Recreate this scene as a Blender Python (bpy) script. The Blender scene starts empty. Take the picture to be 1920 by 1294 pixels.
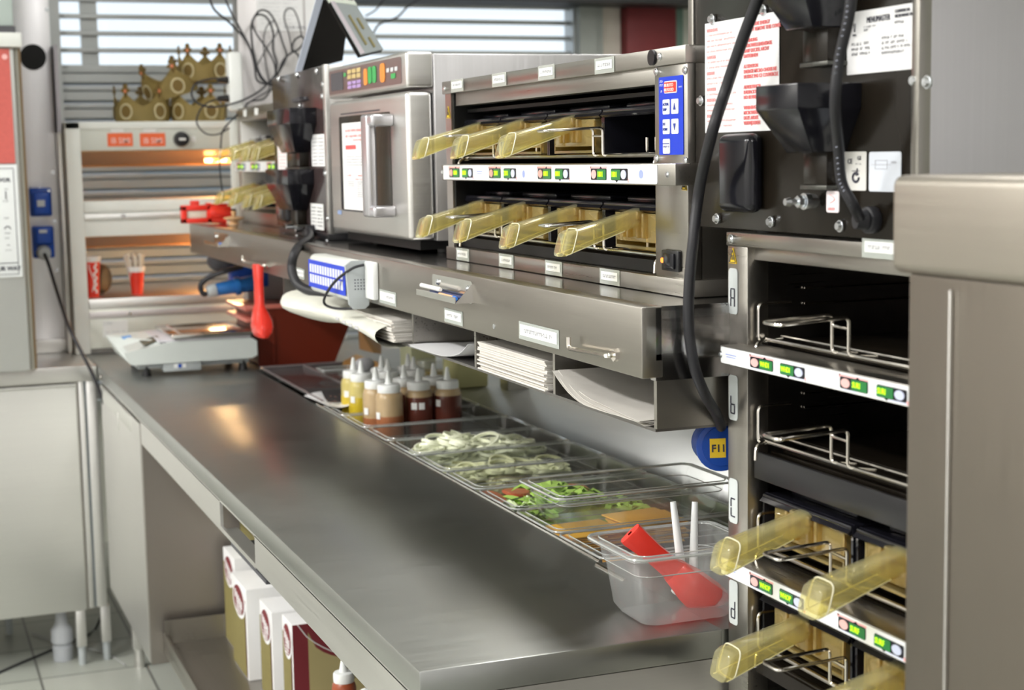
import bpy, bmesh, math, random
from mathutils import Vector, Matrix
random.seed(7)
C = bpy.context.scene.collection
sc = bpy.context.scene
PI = math.pi

# ------------------------------------------------------------------ camera
F_PX, YAW, PIT, ROL, H = 2973.9, .37017, .11879, -.01785, 1.52
fw = Vector((math.sin(YAW)*math.cos(PIT), math.cos(YAW)*math.cos(PIT), -math.sin(PIT)))
rt0 = fw.cross(Vector((0, 0, 1))).normalized(); up0 = rt0.cross(fw)
rt = rt0*math.cos(ROL) + up0*math.sin(ROL); up = -rt0*math.sin(ROL) + up0*math.cos(ROL)
cam_d = bpy.data.cameras.new('camera'); cam = bpy.data.objects.new('camera', cam_d); C.objects.link(cam)
cam.matrix_world = Matrix(((rt.x, up.x, -fw.x, 0), (rt.y, up.y, -fw.y, 0), (rt.z, up.z, -fw.z, H), (0, 0, 0, 1)))
cam_d.sensor_width = 36; cam_d.lens = F_PX/1920*36; cam_d.clip_start = .05
cam_d.dof.use_dof = True; cam_d.dof.focus_distance = 2.3; cam_d.dof.aperture_fstop = 6.3
sc.camera = cam

# ------------------------------------------------------------------ materials
MATS = {}
def mat(name, col, rough=.5, metal=0, trans=0, emis=0, alpha=1, ior=1.45, coat=0, noise=0, nscale=20, bump=0, spec=.5):
    if name in MATS: return MATS[name]
    m = bpy.data.materials.new(name); m.use_nodes = True; MATS[name] = m
    nt = m.node_tree; b = nt.nodes['Principled BSDF']; I = b.inputs
    c = (*col, 1) if len(col) == 3 else col
    I['Base Color'].default_value = c; I['Roughness'].default_value = rough; I['Metallic'].default_value = metal
    I['Transmission Weight'].default_value = trans; I['IOR'].default_value = ior; I['Alpha'].default_value = alpha
    I['Coat Weight'].default_value = coat; I['Specular IOR Level'].default_value = spec
    if emis: I['Emission Color'].default_value = c; I['Emission Strength'].default_value = emis
    tc = nt.nodes.new('ShaderNodeTexCoord'); n = nt.nodes.new('ShaderNodeTexNoise'); n.inputs['Scale'].default_value = nscale
    n.inputs['Detail'].default_value = 3
    nt.links.new(tc.outputs['Object'], n.inputs['Vector'])
    mx = nt.nodes.new('ShaderNodeMixRGB'); mx.blend_type = 'MULTIPLY'; mx.inputs['Fac'].default_value = noise if noise else .06
    mx.inputs['Color1'].default_value = c; nt.links.new(n.outputs['Fac'], mx.inputs['Color2'])
    ad = nt.nodes.new('ShaderNodeMixRGB'); ad.blend_type = 'MULTIPLY'; ad.inputs['Fac'].default_value = 1
    g = 1 + (noise if noise else .06)*.5; ad.inputs['Color2'].default_value = (g, g, g, 1)
    nt.links.new(mx.outputs['Color'], ad.inputs['Color1']); nt.links.new(ad.outputs['Color'], I['Base Color'])
    if bump:
        bp = nt.nodes.new('ShaderNodeBump'); bp.inputs['Strength'].default_value = bump; bp.inputs['Distance'].default_value = .003
        nt.links.new(n.outputs['Fac'], bp.inputs['Height']); nt.links.new(bp.outputs['Normal'], I['Normal'])
    return m

def steel(name, col=(.6, .59, .57), rough=.3, stretch=(4, 4, 400), var=.1, bump=.05, aniso=.0, blotch=.12):
    if name in MATS: return MATS[name]
    m = bpy.data.materials.new(name); m.use_nodes = True; MATS[name] = m
    nt = m.node_tree; b = nt.nodes['Principled BSDF']; I = b.inputs; L = nt.links.new
    I['Metallic'].default_value = 1
    tc = nt.nodes.new('ShaderNodeTexCoord'); mp = nt.nodes.new('ShaderNodeMapping'); mp.inputs['Scale'].default_value = stretch
    n = nt.nodes.new('ShaderNodeTexNoise'); n.inputs['Scale'].default_value = 1; n.inputs['Detail'].default_value = 4
    n2 = nt.nodes.new('ShaderNodeTexNoise'); n2.inputs['Scale'].default_value = 5; n2.inputs['Detail'].default_value = 5
    L(tc.outputs['Object'], mp.inputs['Vector']); L(mp.outputs['Vector'], n.inputs['Vector']); L(tc.outputs['Object'], n2.inputs['Vector'])
    r = nt.nodes.new('ShaderNodeMapRange'); r.inputs[1].default_value = .3; r.inputs[2].default_value = .7
    r.inputs[3].default_value = max(.03, rough-var*.3); r.inputs[4].default_value = rough+var*.5
    L(n.outputs['Fac'], r.inputs[0])
    r2 = nt.nodes.new('ShaderNodeMath'); r2.operation = 'MULTIPLY_ADD'; r2.inputs[1].default_value = blotch; L(n2.outputs['Fac'], r2.inputs[0]); L(r.outputs[0], r2.inputs[2])
    L(r2.outputs[0], I['Roughness'])
    mx = nt.nodes.new('ShaderNodeMixRGB'); mx.inputs['Color1'].default_value = (*[c*.95 for c in col], 1); mx.inputs['Color2'].default_value = (*[min(1, c*1.04) for c in col], 1)
    L(n.outputs['Fac'], mx.inputs['Fac']); L(mx.outputs['Color'], I['Base Color'])
    bp = nt.nodes.new('ShaderNodeBump'); bp.inputs['Strength'].default_value = bump*.35; bp.inputs['Distance'].default_value = .001
    L(n.outputs['Fac'], bp.inputs['Height']); L(bp.outputs['Normal'], I['Normal'])
    return m

S_TOP = steel('steel_worktop', (.44, .45, .435), .28, (9, 420, 9), .12, .28, blotch=.12)
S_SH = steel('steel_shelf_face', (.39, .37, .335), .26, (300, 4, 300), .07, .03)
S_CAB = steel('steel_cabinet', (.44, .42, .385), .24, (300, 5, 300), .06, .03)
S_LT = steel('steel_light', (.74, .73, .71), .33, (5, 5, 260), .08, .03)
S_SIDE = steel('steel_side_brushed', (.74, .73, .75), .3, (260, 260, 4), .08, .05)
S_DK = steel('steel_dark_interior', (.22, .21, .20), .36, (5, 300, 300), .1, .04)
S_MIR = steel('steel_polished', (.8, .78, .74), .12, (60, 60, 60), .03, .01, blotch=.05)
WIRE = steel('steel_wire', (.78, .74, .68), .16, (60, 60, 60), .04, .01, blotch=.05)
SCREW = steel('zinc_screw', (.82, .85, .88), .2, (90, 90, 90), .04, .02)
S_FG = steel('steel_column_brown', (.215, .192, .16), .40, (260, 260, 5), .08, .03)
S_DOOR = steel('steel_pale_door', (.73, .73, .70), .42, (4, 4, 200), .06, .02)
BLK = mat('black_plastic', (.012, .012, .014), .35, spec=.5)
BLKM = mat('black_enamel', (.013, .010, .007), .2, spec=.3)
BLKG = mat('black_gloss_plastic', (.010, .010, .014), .16, spec=.5)
VOID = mat('oven_black', (.007, .007, .007), .5, spec=.3)
RUB = mat('black_rubber_cable', (.02, .02, .024), .48)
WHT = mat('white_enamel', (.84, .86, .82), .35)
WPL = mat('white_plastic', (.83, .85, .84), .4)
PAPER = mat('white_paper', (.86, .86, .87), .7)
BAGP = mat('wrapping_paper', (.72, .69, .64), .75, noise=.15, nscale=30)
LABEL = mat('white_label', (.86, .87, .86), .6)
TAPE = mat('clear_tape_film', (.62, .66, .62), .25, alpha=.55)
INK = mat('dark_ink', (.05, .05, .07), .6)
GINK = mat('grey_ink', (.42, .42, .45), .6)
RINK = mat('red_ink', (.75, .12, .12), .6)
PINK = mat('pink_ink', (.85, .5, .48), .6)
RED = mat('red_plastic', (.80, .035, .02), .28, coat=.3)
REDT = mat('dark_red_bin_plastic', (.15, .018, .006), .4)
BLUE = mat('blue_plastic', (.012, .075, .42), .3)
BLUEP = mat('blue_panel', (.01, .05, .62), .35)
GREYP = mat('grey_plastic', (.42, .45, .46), .45)
DGREY = mat('dark_grey', (.08, .08, .09), .5)
def clearmat(name, col, rough, tfac):
    # thin clear sheet: mostly see-through with a reflective skin
    if name in MATS: return MATS[name]
    m = bpy.data.materials.new(name); m.use_nodes = True; MATS[name] = m; nt = m.node_tree; L = nt.links.new
    out = nt.nodes['Material Output']; nt.nodes.remove(nt.nodes['Principled BSDF'])
    tr = nt.nodes.new('ShaderNodeBsdfTransparent'); tr.inputs['Color'].default_value = (*col, 1)
    gl = nt.nodes.new('ShaderNodeBsdfGlossy'); gl.inputs['Roughness'].default_value = rough; gl.inputs['Color'].default_value = (1, 1, 1, 1)
    df = nt.nodes.new('ShaderNodeBsdfDiffuse'); df.inputs['Color'].default_value = (*[min(1, c*.95) for c in col], 1)
    lw = nt.nodes.new('ShaderNodeLayerWeight'); lw.inputs['Blend'].default_value = .5
    pw = nt.nodes.new('ShaderNodeMath'); pw.operation = 'POWER'; pw.inputs[1].default_value = 4; L(lw.outputs['Facing'], pw.inputs[0])
    pm = nt.nodes.new('ShaderNodeMath'); pm.operation = 'MULTIPLY_ADD'; pm.inputs[1].default_value = .55; pm.inputs[2].default_value = .05; L(pw.outputs[0], pm.inputs[0])
    n = nt.nodes.new('ShaderNodeTexNoise'); n.inputs['Scale'].default_value = 14; tc = nt.nodes.new('ShaderNodeTexCoord'); L(tc.outputs['Object'], n.inputs['Vector'])
    mr = nt.nodes.new('ShaderNodeMapRange'); mr.inputs[3].default_value = tfac*.8; mr.inputs[4].default_value = tfac*1.2; L(n.outputs['Fac'], mr.inputs[0])
    m1 = nt.nodes.new('ShaderNodeMixShader'); L(mr.outputs[0], m1.inputs[0]); L(tr.outputs[0], m1.inputs[1]); L(df.outputs[0], m1.inputs[2])
    m2 = nt.nodes.new('ShaderNodeMixShader'); L(pm.outputs[0], m2.inputs[0]); L(m1.outputs[0], m2.inputs[1]); L(gl.outputs[0], m2.inputs[2])
    L(m2.outputs[0], out.inputs['Surface']); return m
CLEAR = clearmat('clear_polycarbonate', (.97, .98, .975), .06, .03)
CLEARF = clearmat('clear_frosted_plastic', (.96, .97, .97), .12, .14)
AMB = clearmat('amber_clear_plastic', (.93, .89, .60), .07, .17)
AMBD = clearmat('amber_pan_plastic', (.80, .66, .28), .08, .22)
FILM = clearmat('cling_film', (.985, .985, .985), .10, .015)

# ------------------------------------------------------------------ mesh helpers
class MB:
    def __init__(s): s.b = bmesh.new()
    def _add(s, t, M=None):
        if M is not None: bmesh.ops.transform(t, matrix=M, verts=t.verts)
        me = bpy.data.meshes.new('t'); t.to_mesh(me); t.free(); s.b.from_mesh(me); bpy.data.meshes.remove(me); return s
    def box(s, x0, x1, y0, y1, z0, z1, bev=0, seg=2, M=None):
        t = bmesh.new(); bmesh.ops.create_cube(t, size=1)
        bmesh.ops.transform(t, matrix=Matrix.Translation(((x0+x1)/2, (y0+y1)/2, (z0+z1)/2)) @ Matrix.Diagonal((abs(x1-x0), abs(y1-y0), abs(z1-z0), 1)), verts=t.verts)
        if bev: bmesh.ops.bevel(t, geom=t.edges[:], offset=min(bev, abs(x1-x0)*.49, abs(y1-y0)*.49, abs(z1-z0)*.49), segments=seg, profile=.5, affect='EDGES')
        return s._add(t, M)
    def hull(s, pts, bev=0):
        t = bmesh.new(); [t.verts.new(p) for p in pts]; r = bmesh.ops.convex_hull(t, input=t.verts[:])
        bmesh.ops.dissolve_limit(t, angle_limit=.01, verts=t.verts[:], edges=t.edges[:])
        if bev: bmesh.ops.bevel(t, geom=t.edges[:], offset=bev, segments=2, profile=.5, affect='EDGES')
        return s._add(t)
    def cyl(s, p, q, r, r2=None, n=20, bev=0):
        p = Vector(p); q = Vector(q); d = q-p; t = bmesh.new()
        bmesh.ops.create_cone(t, cap_ends=True, segments=n, radius1=r, radius2=r if r2 is None else r2, depth=d.length)
        if bev: bmesh.ops.bevel(t, geom=[e for e in t.edges if len(e.link_faces) == 2 and any(len(f.verts) > 4 for f in e.link_faces)], offset=bev, segments=2, profile=.5, affect='EDGES')
        return s._add(t, Matrix.Translation((p+q)/2) @ d.to_track_quat('Z', 'Y').to_matrix().to_4x4())
    def lathe(s, prof, o=(0, 0, 0), n=28, M=None):
        t = bmesh.new(); rings = []
        for r, z in prof:
            rings.append([t.verts.new((r*math.cos(2*PI*k/n), r*math.sin(2*PI*k/n), z)) for k in range(n)] if r > 1e-6 else [t.verts.new((0, 0, z))])
        for a, b in zip(rings, rings[1:]):
            for k in range(n):
                f = [a[k % len(a)], a[(k+1) % len(a)], b[(k+1) % len(b)], b[k % len(b)]]
                g = []; [g.append(v) for v in f if v not in g]
                if len(g) > 2: t.faces.new(g)
        for f in t.faces: f.smooth = True
        MM = Matrix.Translation(o)
        return s._add(t, MM @ M if M is not None else MM)
    def sphere(s, c, r, sc_=(1, 1, 1), n=16):
        t = bmesh.new(); bmesh.ops.create_uvsphere(t, u_segments=n, v_segments=n//2+2, radius=r)
        return s._add(t, Matrix.Translation(c) @ Matrix.Diagonal((*sc_, 1)))
    def tube(s, pts, r, n=8, smooth=True, cap=True, rs=None):
        P = [Vector(p) for p in pts]
        if smooth and len(P) > 2:
            Q = []
            for i in range(len(P)-1):
                p0 = P[max(i-1, 0)]; p1 = P[i]; p2 = P[i+1]; p3 = P[min(i+2, len(P)-1)]
                for k in range(6):
                    u = k/6
                    Q.append(.5*((2*p1)+(-p0+p2)*u+(2*p0-5*p1+4*p2-p3)*u*u+(-p0+3*p1-3*p2+p3)*u**3))
            Q.append(P[-1]); P = Q
        t = bmesh.new(); rings = []; up_ = None
        for i, p in enumerate(P):
            d = (P[min(i+1, len(P)-1)]-P[max(i-1, 0)]).normalized()
            if up_ is None: up_ = d.orthogonal().normalized()
            up_ = (up_-d*up_.dot(d)).normalized(); w = d.cross(up_)
            rr = r if rs is None else rs(i/(len(P)-1))
            rings.append([t.verts.new(p+(up_*math.cos(2*PI*k/n)+w*math.sin(2*PI*k/n))*rr) for k in range(n)])
        for a, b in zip(rings, rings[1:]):
            for k in range(n): t.faces.new((a[k], a[(k+1) % n], b[(k+1) % n], b[k]))
        if cap: t.faces.new(rings[0][::-1]); t.faces.new(rings[-1])
        for f in t.faces: f.smooth = True
        return s._add(t)
    def wire(s, pts, r, rad=.008, n=8):   # polyline with rounded corners
        P = [Vector(p) for p in pts]; Q = [P[0]]
        for i in range(1, len(P)-1):
            a = (P[i-1]-P[i]); b = (P[i+1]-P[i]); ra = min(rad, a.length*.45, b.length*.45); a.normalize(); b.normalize()
            p = P[i]+a*ra; q = P[i]+b*ra
            for k in range(5):
                u = k/4; Q.append(p*(1-u)**2+P[i]*2*u*(1-u)+q*u*u)
        Q.append(P[-1]); return s.tube(Q, r, n, smooth=False)
    def poly(s, pts, th=0, nrm=None):     # flat polygon, optionally thickened along nrm
        t = bmesh.new(); f = t.faces.new([t.verts.new(p) for p in pts])
        if th:
            r = bmesh.ops.extrude_face_region(t, geom=[f]); nn = Vector(nrm)
            bmesh.ops.translate(t, vec=nn*th, verts=[v for v in r['geom'] if isinstance(v, bmesh.types.BMVert)])
        return s._add(t)
    def grid(s, fn, nu, nv, th=0):
        t = bmesh.new(); V = [[t.verts.new(fn(i/nu, j/nv)) for j in range(nv+1)] for i in range(nu+1)]
        for i in range(nu):
            for j in range(nv): t.faces.new((V[i][j], V[i+1][j], V[i+1][j+1], V[i][j+1]))
        for f in t.faces: f.smooth = True
        if th: bmesh.ops.recalc_face_normals(t, faces=t.faces); bmesh.ops.solidify(t, geom=t.faces[:], thickness=th)
        return s._add(t)
    def obj(s, name, m, parent=None, loc=None, smooth=None, **kw):
        b = s.b; bmesh.ops.recalc_face_normals(b, faces=b.faces)
        if parent is not None: o0 = WORG[parent.name]
        elif loc is not None: o0 = Vector(loc)
        else:
            mn = Vector([min(v.co[i] for v in b.verts) for i in range(3)]); mxv = Vector([max(v.co[i] for v in b.verts) for i in range(3)])
            o0 = Vector(((mn.x+mxv.x)/2, (mn.y+mxv.y)/2, mn.z))
        bmesh.ops.translate(b, vec=-o0, verts=b.verts)
        me = bpy.data.meshes.new(name); b.to_mesh(me); b.free()
        if isinstance(m, (list, tuple)): [me.materials.append(x) for x in m]
        else: me.materials.append(m)
        o = bpy.data.objects.new(name, me); C.objects.link(o)
        if parent is not None: o.parent = parent
        else: o.location = o0
        WORG[o.name] = o0.copy()
        if smooth: sm(o, smooth)
        tag(o, **kw); return o
WORG = {}
def sm(o, deg=35):
    me = o.data
    for p in me.polygons: p.use_smooth = True
    me.set_sharp_from_angle(angle=math.radians(deg))
def tag(o, label=None, cat=None, group=None, kind=None):
    if label: o['label'] = label
    if cat: o['category'] = cat
    if group: o['group'] = group
    if kind: o['kind'] = kind
    return o
def thing(name, loc, label, cat, group=None):
    o = bpy.data.objects.new(name, None); C.objects.link(o); o.location = loc; o.empty_display_size = .05
    WORG[o.name] = Vector(loc); return tag(o, label, cat, group)
def dup(root, loc, label, group=None, rotz=0):
    def cp(o, par):
        c = o.copy(); C.objects.link(c)
        if par is not None: c.parent = par
        for ch in o.children: cp(ch, c)
        return c
    r = cp(root, None); r.location = loc; r.rotation_euler = (0, 0, rotz); r['label'] = label
    if group: r['group'] = group
    WORG[r.name] = Vector(loc); return r
def struct(b, name, m, **k): return b.obj(name, m, kind='structure', **k)
def at(px, py, x=None, y=None, z=None):   # photograph pixel -> point on a plane of the room
    d = fw*F_PX + rt*(px-960) - up*(py-647)
    v, i = (x, 0) if x is not None else ((y, 1) if y is not None else (z, 2))
    o = Vector((0, 0, H)); return o + d*((v-o[i])/d[i])

# flat decals on a plane: origin (top-left), right, up
NX = (Vector((0, -1, 0)), Vector((0, 0, 1)))     # plane facing -X
NY = (Vector((1, 0, 0)), Vector((0, 0, 1)))      # plane facing -Y
def quad(mb, o, R, U, u0, u1, v0, v1, off=0, th=.0006):
    N = R.cross(U); o = Vector(o)+N*off
    P = [o+R*u0-U*v0, o+R*u1-U*v0, o+R*u1-U*v1, o+R*u0-U*v1]
    mb.poly(P, th, N); return mb
def rquad(mb, o, R, U, u0, u1, v0, v1, r, off=0, th=.0008):
    N = R.cross(U); o = Vector(o)+N*off; P = []
    for cu, cv, a0 in ((u1-r, v0+r, 0), (u1-r, v1-r, 1), (u0+r, v1-r, 2), (u0+r, v0+r, 3)):
        for k in range(5):
            a = PI/2*(k/4+a0) - PI/2
            P.append(o+R*(cu+r*math.cos(a))-U*(cv+r*math.sin(a)))
    mb.poly(P, th, N); return mb
def ell(mb, o, R, U, cu, cv, ru, rv, off=0, th=.0008, n=24):
    N = R.cross(U); o = Vector(o)+N*off
    mb.poly([o+R*(cu+ru*math.cos(2*PI*k/n))-U*(cv-rv*math.sin(2*PI*k/n)) for k in range(n)], th, N); return mb
def textmesh(mb, s, o, R, U, size, off=.0008, align='LEFT', bold=0, xs=1):
    cu = bpy.data.curves.new('t', 'FONT'); cu.body = s; cu.size = size; cu.align_x = align; cu.offset = bold; cu.extrude = .0003; cu.resolution_u = 2
    ob = bpy.data.objects.new('t', cu); C.objects.link(ob); dg = bpy.context.evaluated_depsgraph_get(); dg.update()
    me = bpy.data.meshes.new_from_object(ob.evaluated_get(dg)); N = R.cross(U); o = Vector(o)+N*off
    me.transform(Matrix(((R.x*xs, U.x, N.x, o.x), (R.y*xs, U.y, N.y, o.y), (R.z*xs, U.z, N.z, o.z), (0, 0, 0, 1))))
    mb.b.from_mesh(me); bpy.data.objects.remove(ob); bpy.data.curves.remove(cu); bpy.data.meshes.remove(me); return mb
def scrib(mb, o, R, U, u0, u1, v, h, off=.0008, dens=.7, rnd=random):
    # a row of small marks standing for writing too small and soft to read
    u = u0
    while u < u1:
        w = h*rnd.uniform(.45, .8); 
        if rnd.random() < .84:
            k = rnd.random()
            if k < .4: quad(mb, o, R, U, u, u+w*.25, v, v+h, off, .0002); quad(mb, o, R, U, u, u+w, v+h*.1, v+h*.3, off, .0002)
            elif k < .7: quad(mb, o, R, U, u, u+w, v+h*.75, v+h, off, .0002); quad(mb, o, R, U, u+w*.35, u+w*.6, v, v+h, off, .0002)
            else: quad(mb, o, R, U, u, u+w, v+h*.4, v+h*.6, off, .0002); quad(mb, o, R, U, u, u+w*.25, v, v+h, off, .0002)
        u += w*1.3
    return mb
def screw(mb, p, d, r=.006, h=.004):
    p = Vector(p); d = Vector(d); mb.cyl(p, p+d*h*.4, r*1.25, n=14); mb.cyl(p+d*h*.4, p+d*h, r, r*.75, n=14)
def panlabel(par, name, o, R, U, w, h, n=1, tape=True, tilt=0):
    # printed strip label under clear tape
    if tape:
        b = MB(); quad(b, o, R, U, -.006, w+.006, -.004, h+.006, .0006, .0003); t = b.obj('tape', TAPE, par)
    b = MB(); quad(b, o, R, U, 0, w, 0, h, .0012, .0004); l = b.obj(name, LABEL, par)
    b = MB(); scrib(b, o, R, U, w*.12, w*.88, h*.32, h*.36, .0018); b.obj('lettering', GINK, l)
    return l

def screws(par, pts, d, r=.006, h=.004, name='screw', m=None):
    for p in pts: b = MB(); screw(b, p, d, r, h); b.obj(name, m or SCREW, par)
def each(par, name, m, boxes, bev=0):
    for q in boxes: MB().box(*q, bev).obj(name, m, par)

# ================================================================== SETTING
FZ = -.05
def tilemat():
    m = bpy.data.materials.new('floor_tile'); m.use_nodes = True; nt = m.node_tree; L = nt.links.new; b = nt.nodes['Principled BSDF']
    tc = nt.nodes.new('ShaderNodeTexCoord'); br = nt.nodes.new('ShaderNodeTexBrick'); br.offset = 0; br.inputs['Scale'].default_value = 1
    br.inputs['Brick Width'].default_value = .32; br.inputs['Row Height'].default_value = .32; br.inputs['Mortar Size'].default_value = .004
    br.inputs['Color1'].default_value = (.34, .36, .32, 1); br.inputs['Color2'].default_value = (.38, .39, .35, 1); br.inputs['Mortar'].default_value = (.12, .12, .11, 1)
    L(tc.outputs['Object'], br.inputs['Vector']); L(br.outputs['Color'], b.inputs['Base Color']); b.inputs['Roughness'].default_value = .38; return m
WALLM = mat('wall_paint', (.66, .67, .60), .6); CEILM = mat('ceiling_paint', (.78, .78, .76), .8)
SHUT = steel('shutter_slat_metal', (.50, .52, .52), .45, (3, 60, 60), .08, .02)
struct(MB().box(-2.2, 3.9, -2.2, 6.75, FZ-.05, FZ), 'floor', tilemat(), loc=(.02, .13, FZ))
struct(MB().box(-2.2, 3.9, -2.2, 6.75, 3.0, 3.08), 'ceiling', CEILM)
struct(MB().box(-2.3, -2.2, -2.2, 6.75, FZ, 3.0), 'wall_left', mat('wall_left_paint', (.78, .77, .74), .6))
struct(MB().box(3.9, 4.0, -2.2, 6.75, FZ, 3.0), 'wall_right', WALLM)
struct(MB().box(-2.2, 3.9, -2.3, -2.2, FZ, 3.0), 'wall_front', mat('wall_front_paint', (.84, .83, .86), .6))
wb = MB()      # back wall with a wide opening for the shutters
wb.box(-2.2, .62, 6.65, 6.75, FZ, 3.0); wb.box(2.92, 3.9, 6.65, 6.75, FZ, 3.0); wb.box(.62, 2.92, 6.65, 6.75, 2.19, 3.0); wb.box(.62, 2.92, 6.65, 6.75, FZ, .55)
struct(wb, 'wall_back', WALLM)
struct(MB().box(-2.2, -.4, 6.62, 6.65, FZ, 2.3), 'added_panel', mat('brown_reflection_panel', (.22, .19, .16), .45))  # unseen brown panel, added to tone the reflections in the steel
# roller shutter: see-through slats above, closed slats below
w = thing('window_1', (1.77, 6.6, .55), None, None); w['kind'] = 'structure'
b = MB()
z = .56
while z < 1.885:     # closed slats, each a shallow channel with a lip
    b.hull([(.63, 6.60, z), (2.9, 6.60, z), (.63, 6.60, z+.052), (2.9, 6.60, z+.052), (.63, 6.575, z+.012), (2.9, 6.575, z+.012), (.63, 6.575, z+.045), (2.9, 6.575, z+.045)])
    b.box(.63, 2.9, 6.585, 6.60, z+.052, z+.068); z += .0705
b.obj('shutter_curtain', SHUT, w)
b = MB()
for k in range(5):
    zz = 1.90+k*.0665
    b.box(.63, 2.9, 6.585, 6.605, zz-.008, zz+.010, .003)
b.obj('open_slats', SHUT, w)
b = MB(); b.box(.745, .81, 6.607, 6.635, 1.88, 2.2); b.obj('mullion', SHUT, w)
b = MB(); b.box(.62, .66, 6.56, 6.65, .55, 2.2); b.box(2.86, 2.93, 6.55, 6.65, .55, 2.2); b.box(.62, 2.93, 6.56, 6.65, 2.185, 2.24); b.obj('window_frame', SHUT, w)
PANE = clearmat('window_glass', (.95, .97, .97), .02, .02)
b = MB(); b.box(.64, 2.9, 6.637, 6.643, .56, 2.2); b.obj('pane', PANE, w)
struct(MB().box(2.93, 2.99, 6.52, 6.65, FZ, 2.66).box(2.87, 2.95, 6.50, 6.55, FZ, 2.66), 'trim_2', mat('grey_post', (.30, .32, .30), .5))
struct(MB().box(2.995, 3.095, 6.56, 6.65, FZ, 2.66), 'trim_3', mat('beige_post', (.62, .57, .50), .6))
struct(MB().box(3.10, 3.345, 6.50, 6.65, FZ, 2.66, .004), 'trim_4', mat('maroon_column', (.17, .022, .025), .5, noise=.2))
struct(MB().box(3.372, 3.41, 6.56, 6.65, FZ, 2.66), 'trim_5', mat('green_frame', (.16, .26, .21), .5))
struct(MB().box(-2.2, 3.9, 6.60, 6.65, 2.24, 3.0), 'added_fascia', mat('dark_reflection_panel', (.13, .14, .135), .6))  # unseen dark fascia, added to cut the bright reflection on the worktop
struct(MB().box(1.72, 3.9, 6.3, 6.52, 2.165, 2.45), 'trim_6', mat('black_beam', (.012, .012, .012), .5))
# outside, beyond the pane
b = MB(); b.box(-4, 9, 13, 13.3, FZ, 2.2); f = b.obj('building', mat('pale_facade', (.72, .66, .66), .8), None, label='pale pinkish building seen out of focus through the open shutter slats', cat='building')
b = MB()
for k in range(9): b.box(-3.5+k*1.35, -2.75+k*1.35, 12.95, 13.05, 1.1, 2.0)
b.obj('window', mat('facade_glass', (.35, .48, .60), .2), f)
struct(MB().box(-6, 10, 6.8, 13, FZ-.1, FZ-.02), 'ground', mat('street_paving', (.5, .5, .5), .9))
# ceiling lights
LEM = mat('lamp_diffuser', (1, .98, .94), .5, emis=6)
lid = 0
for (lx, ly, lab) in ((-1.6, 1.8, 'near left'), (1.3, 2.4, 'above the overshelf'), (-1.6, 4.0, 'far left'), (2.7, 5.2, 'behind the counter near the shutters'), (2.9, 3.4, 'right of the counter'), (-.6, -.9, 'behind the near end')):
    t = thing('ceiling_light', (lx, ly, 3.0), 'white fluorescent ceiling panel, '+lab, 'lamp', 'fluorescent panels in the ceiling')
    MB().box(lx-.17, lx+.17, ly-.62, ly+.62, 2.955, 2.998, .006).obj('housing', WHT, t)
    MB().box(lx-.15, lx+.15, ly-.6, ly+.6, 2.947, 2.956, .003).obj('diffuser', LEM, t)

# ================================================================== MAIN WORKTOP
WX0, WX1 = .985, 1.345; PY = [2.166+.19*k for k in range(10)]
t = thing('steel_counter', (1.1, 3.35, FZ), 'long brushed stainless steel counter with a sunken row of food pans', 'counter')
b = MB()
TX0, TX1, TY0, TY1 = .563, 1.95, 1.782, 5.28
b.box(TX0, WX0-.004, TY0, TY1, .862, .90, .003); b.box(WX1+.004, TX1, TY0, TY1, .862, .90, .003)
b.box(WX0-.006, WX1+.006, TY0, PY[0]-.004, .862, .8995); b.box(WX0-.006, WX1+.006, 4.64, TY1, .862, .8995)
b.obj('worktop', S_TOP, t)
b = MB(); y0, y1 = PY[0], 4.64
b.box(WX0-.01, WX0-.006, y0, y1, .66, .86); b.box(WX1+.006, WX1+.01, y0, y1, .66, .86); b.box(WX0-.01, WX1+.01, y0-.012, y0-.006, .66, .86)
b.box(WX0-.01, WX1+.01, y1, y1+.006, .66, .86); b.box(WX0-.01, WX1+.01, y0, y1, .65, .66); b.obj('pan_well', steel('well_steel', (.42, .41, .39), .35, (5, 300, 300), .1, .03), t)
b = MB(); b.tube([(WX0-.007, y0-.004, .901), (WX0-.007, 3.9, .901)], .0035, smooth=False); b.tube([(WX0-.02, y0-.12, .9015), (WX0-.02, y0-.02, .9015)], .004, smooth=False); b.obj('rail', S_MIR, t)
b = MB(); b.box(.566, .585, TY0+.004, TY1, .856, .866)
b.box(.566, .572, 1.80, 2.741, .800, .858); b.box(.566, .572, 3.061, 4.121, .797, .858); b.box(.566, .572, 2.741, 3.061, .797, .806)
b.box(.566, 1.9, 1.787, 1.795, .70, .860); b.box(.572, .60, 2.741, 3.061, .797, .800)
b.obj('apron', S_LT, t)
b = MB(); b.box(.585, .70, 2.745, 3.06, .765, .772); b.obj('slot_liner', DGREY, t)
b = MB(); b.box(.568, 1.34, 4.125, 4.145, .205, .856); b.obj('bay_panel', steel('bay_steel', (.36, .33, .30), .36, (200, 200, 5), .08, .02), t)
b = MB(); b.box(.566, .572, 4.146, 4.96, .205, .845); b.obj('side_panel', S_LT, t)
b = MB(); b.box(.564, .567, 4.30, 4.955, .80, .842, .001); b.box(.562, .567, 4.555, 4.57, .765, .815, .002); b.obj('door', S_DOOR, t)
b = MB(); b.box(.60, 1.35, 1.80, 4.12, .255, .268, .002); b.box(.60, .606, 1.80, 4.12, .235, .29); b.box(.60, 1.30, 4.085, 4.09, .268, .33); b.obj('lower_shelf', S_SH, t)
b = MB(); b.box(1.34, 1.35, 1.80, 4.12, .26, .85); b.obj('back_panel', S_CAB, t)
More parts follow.
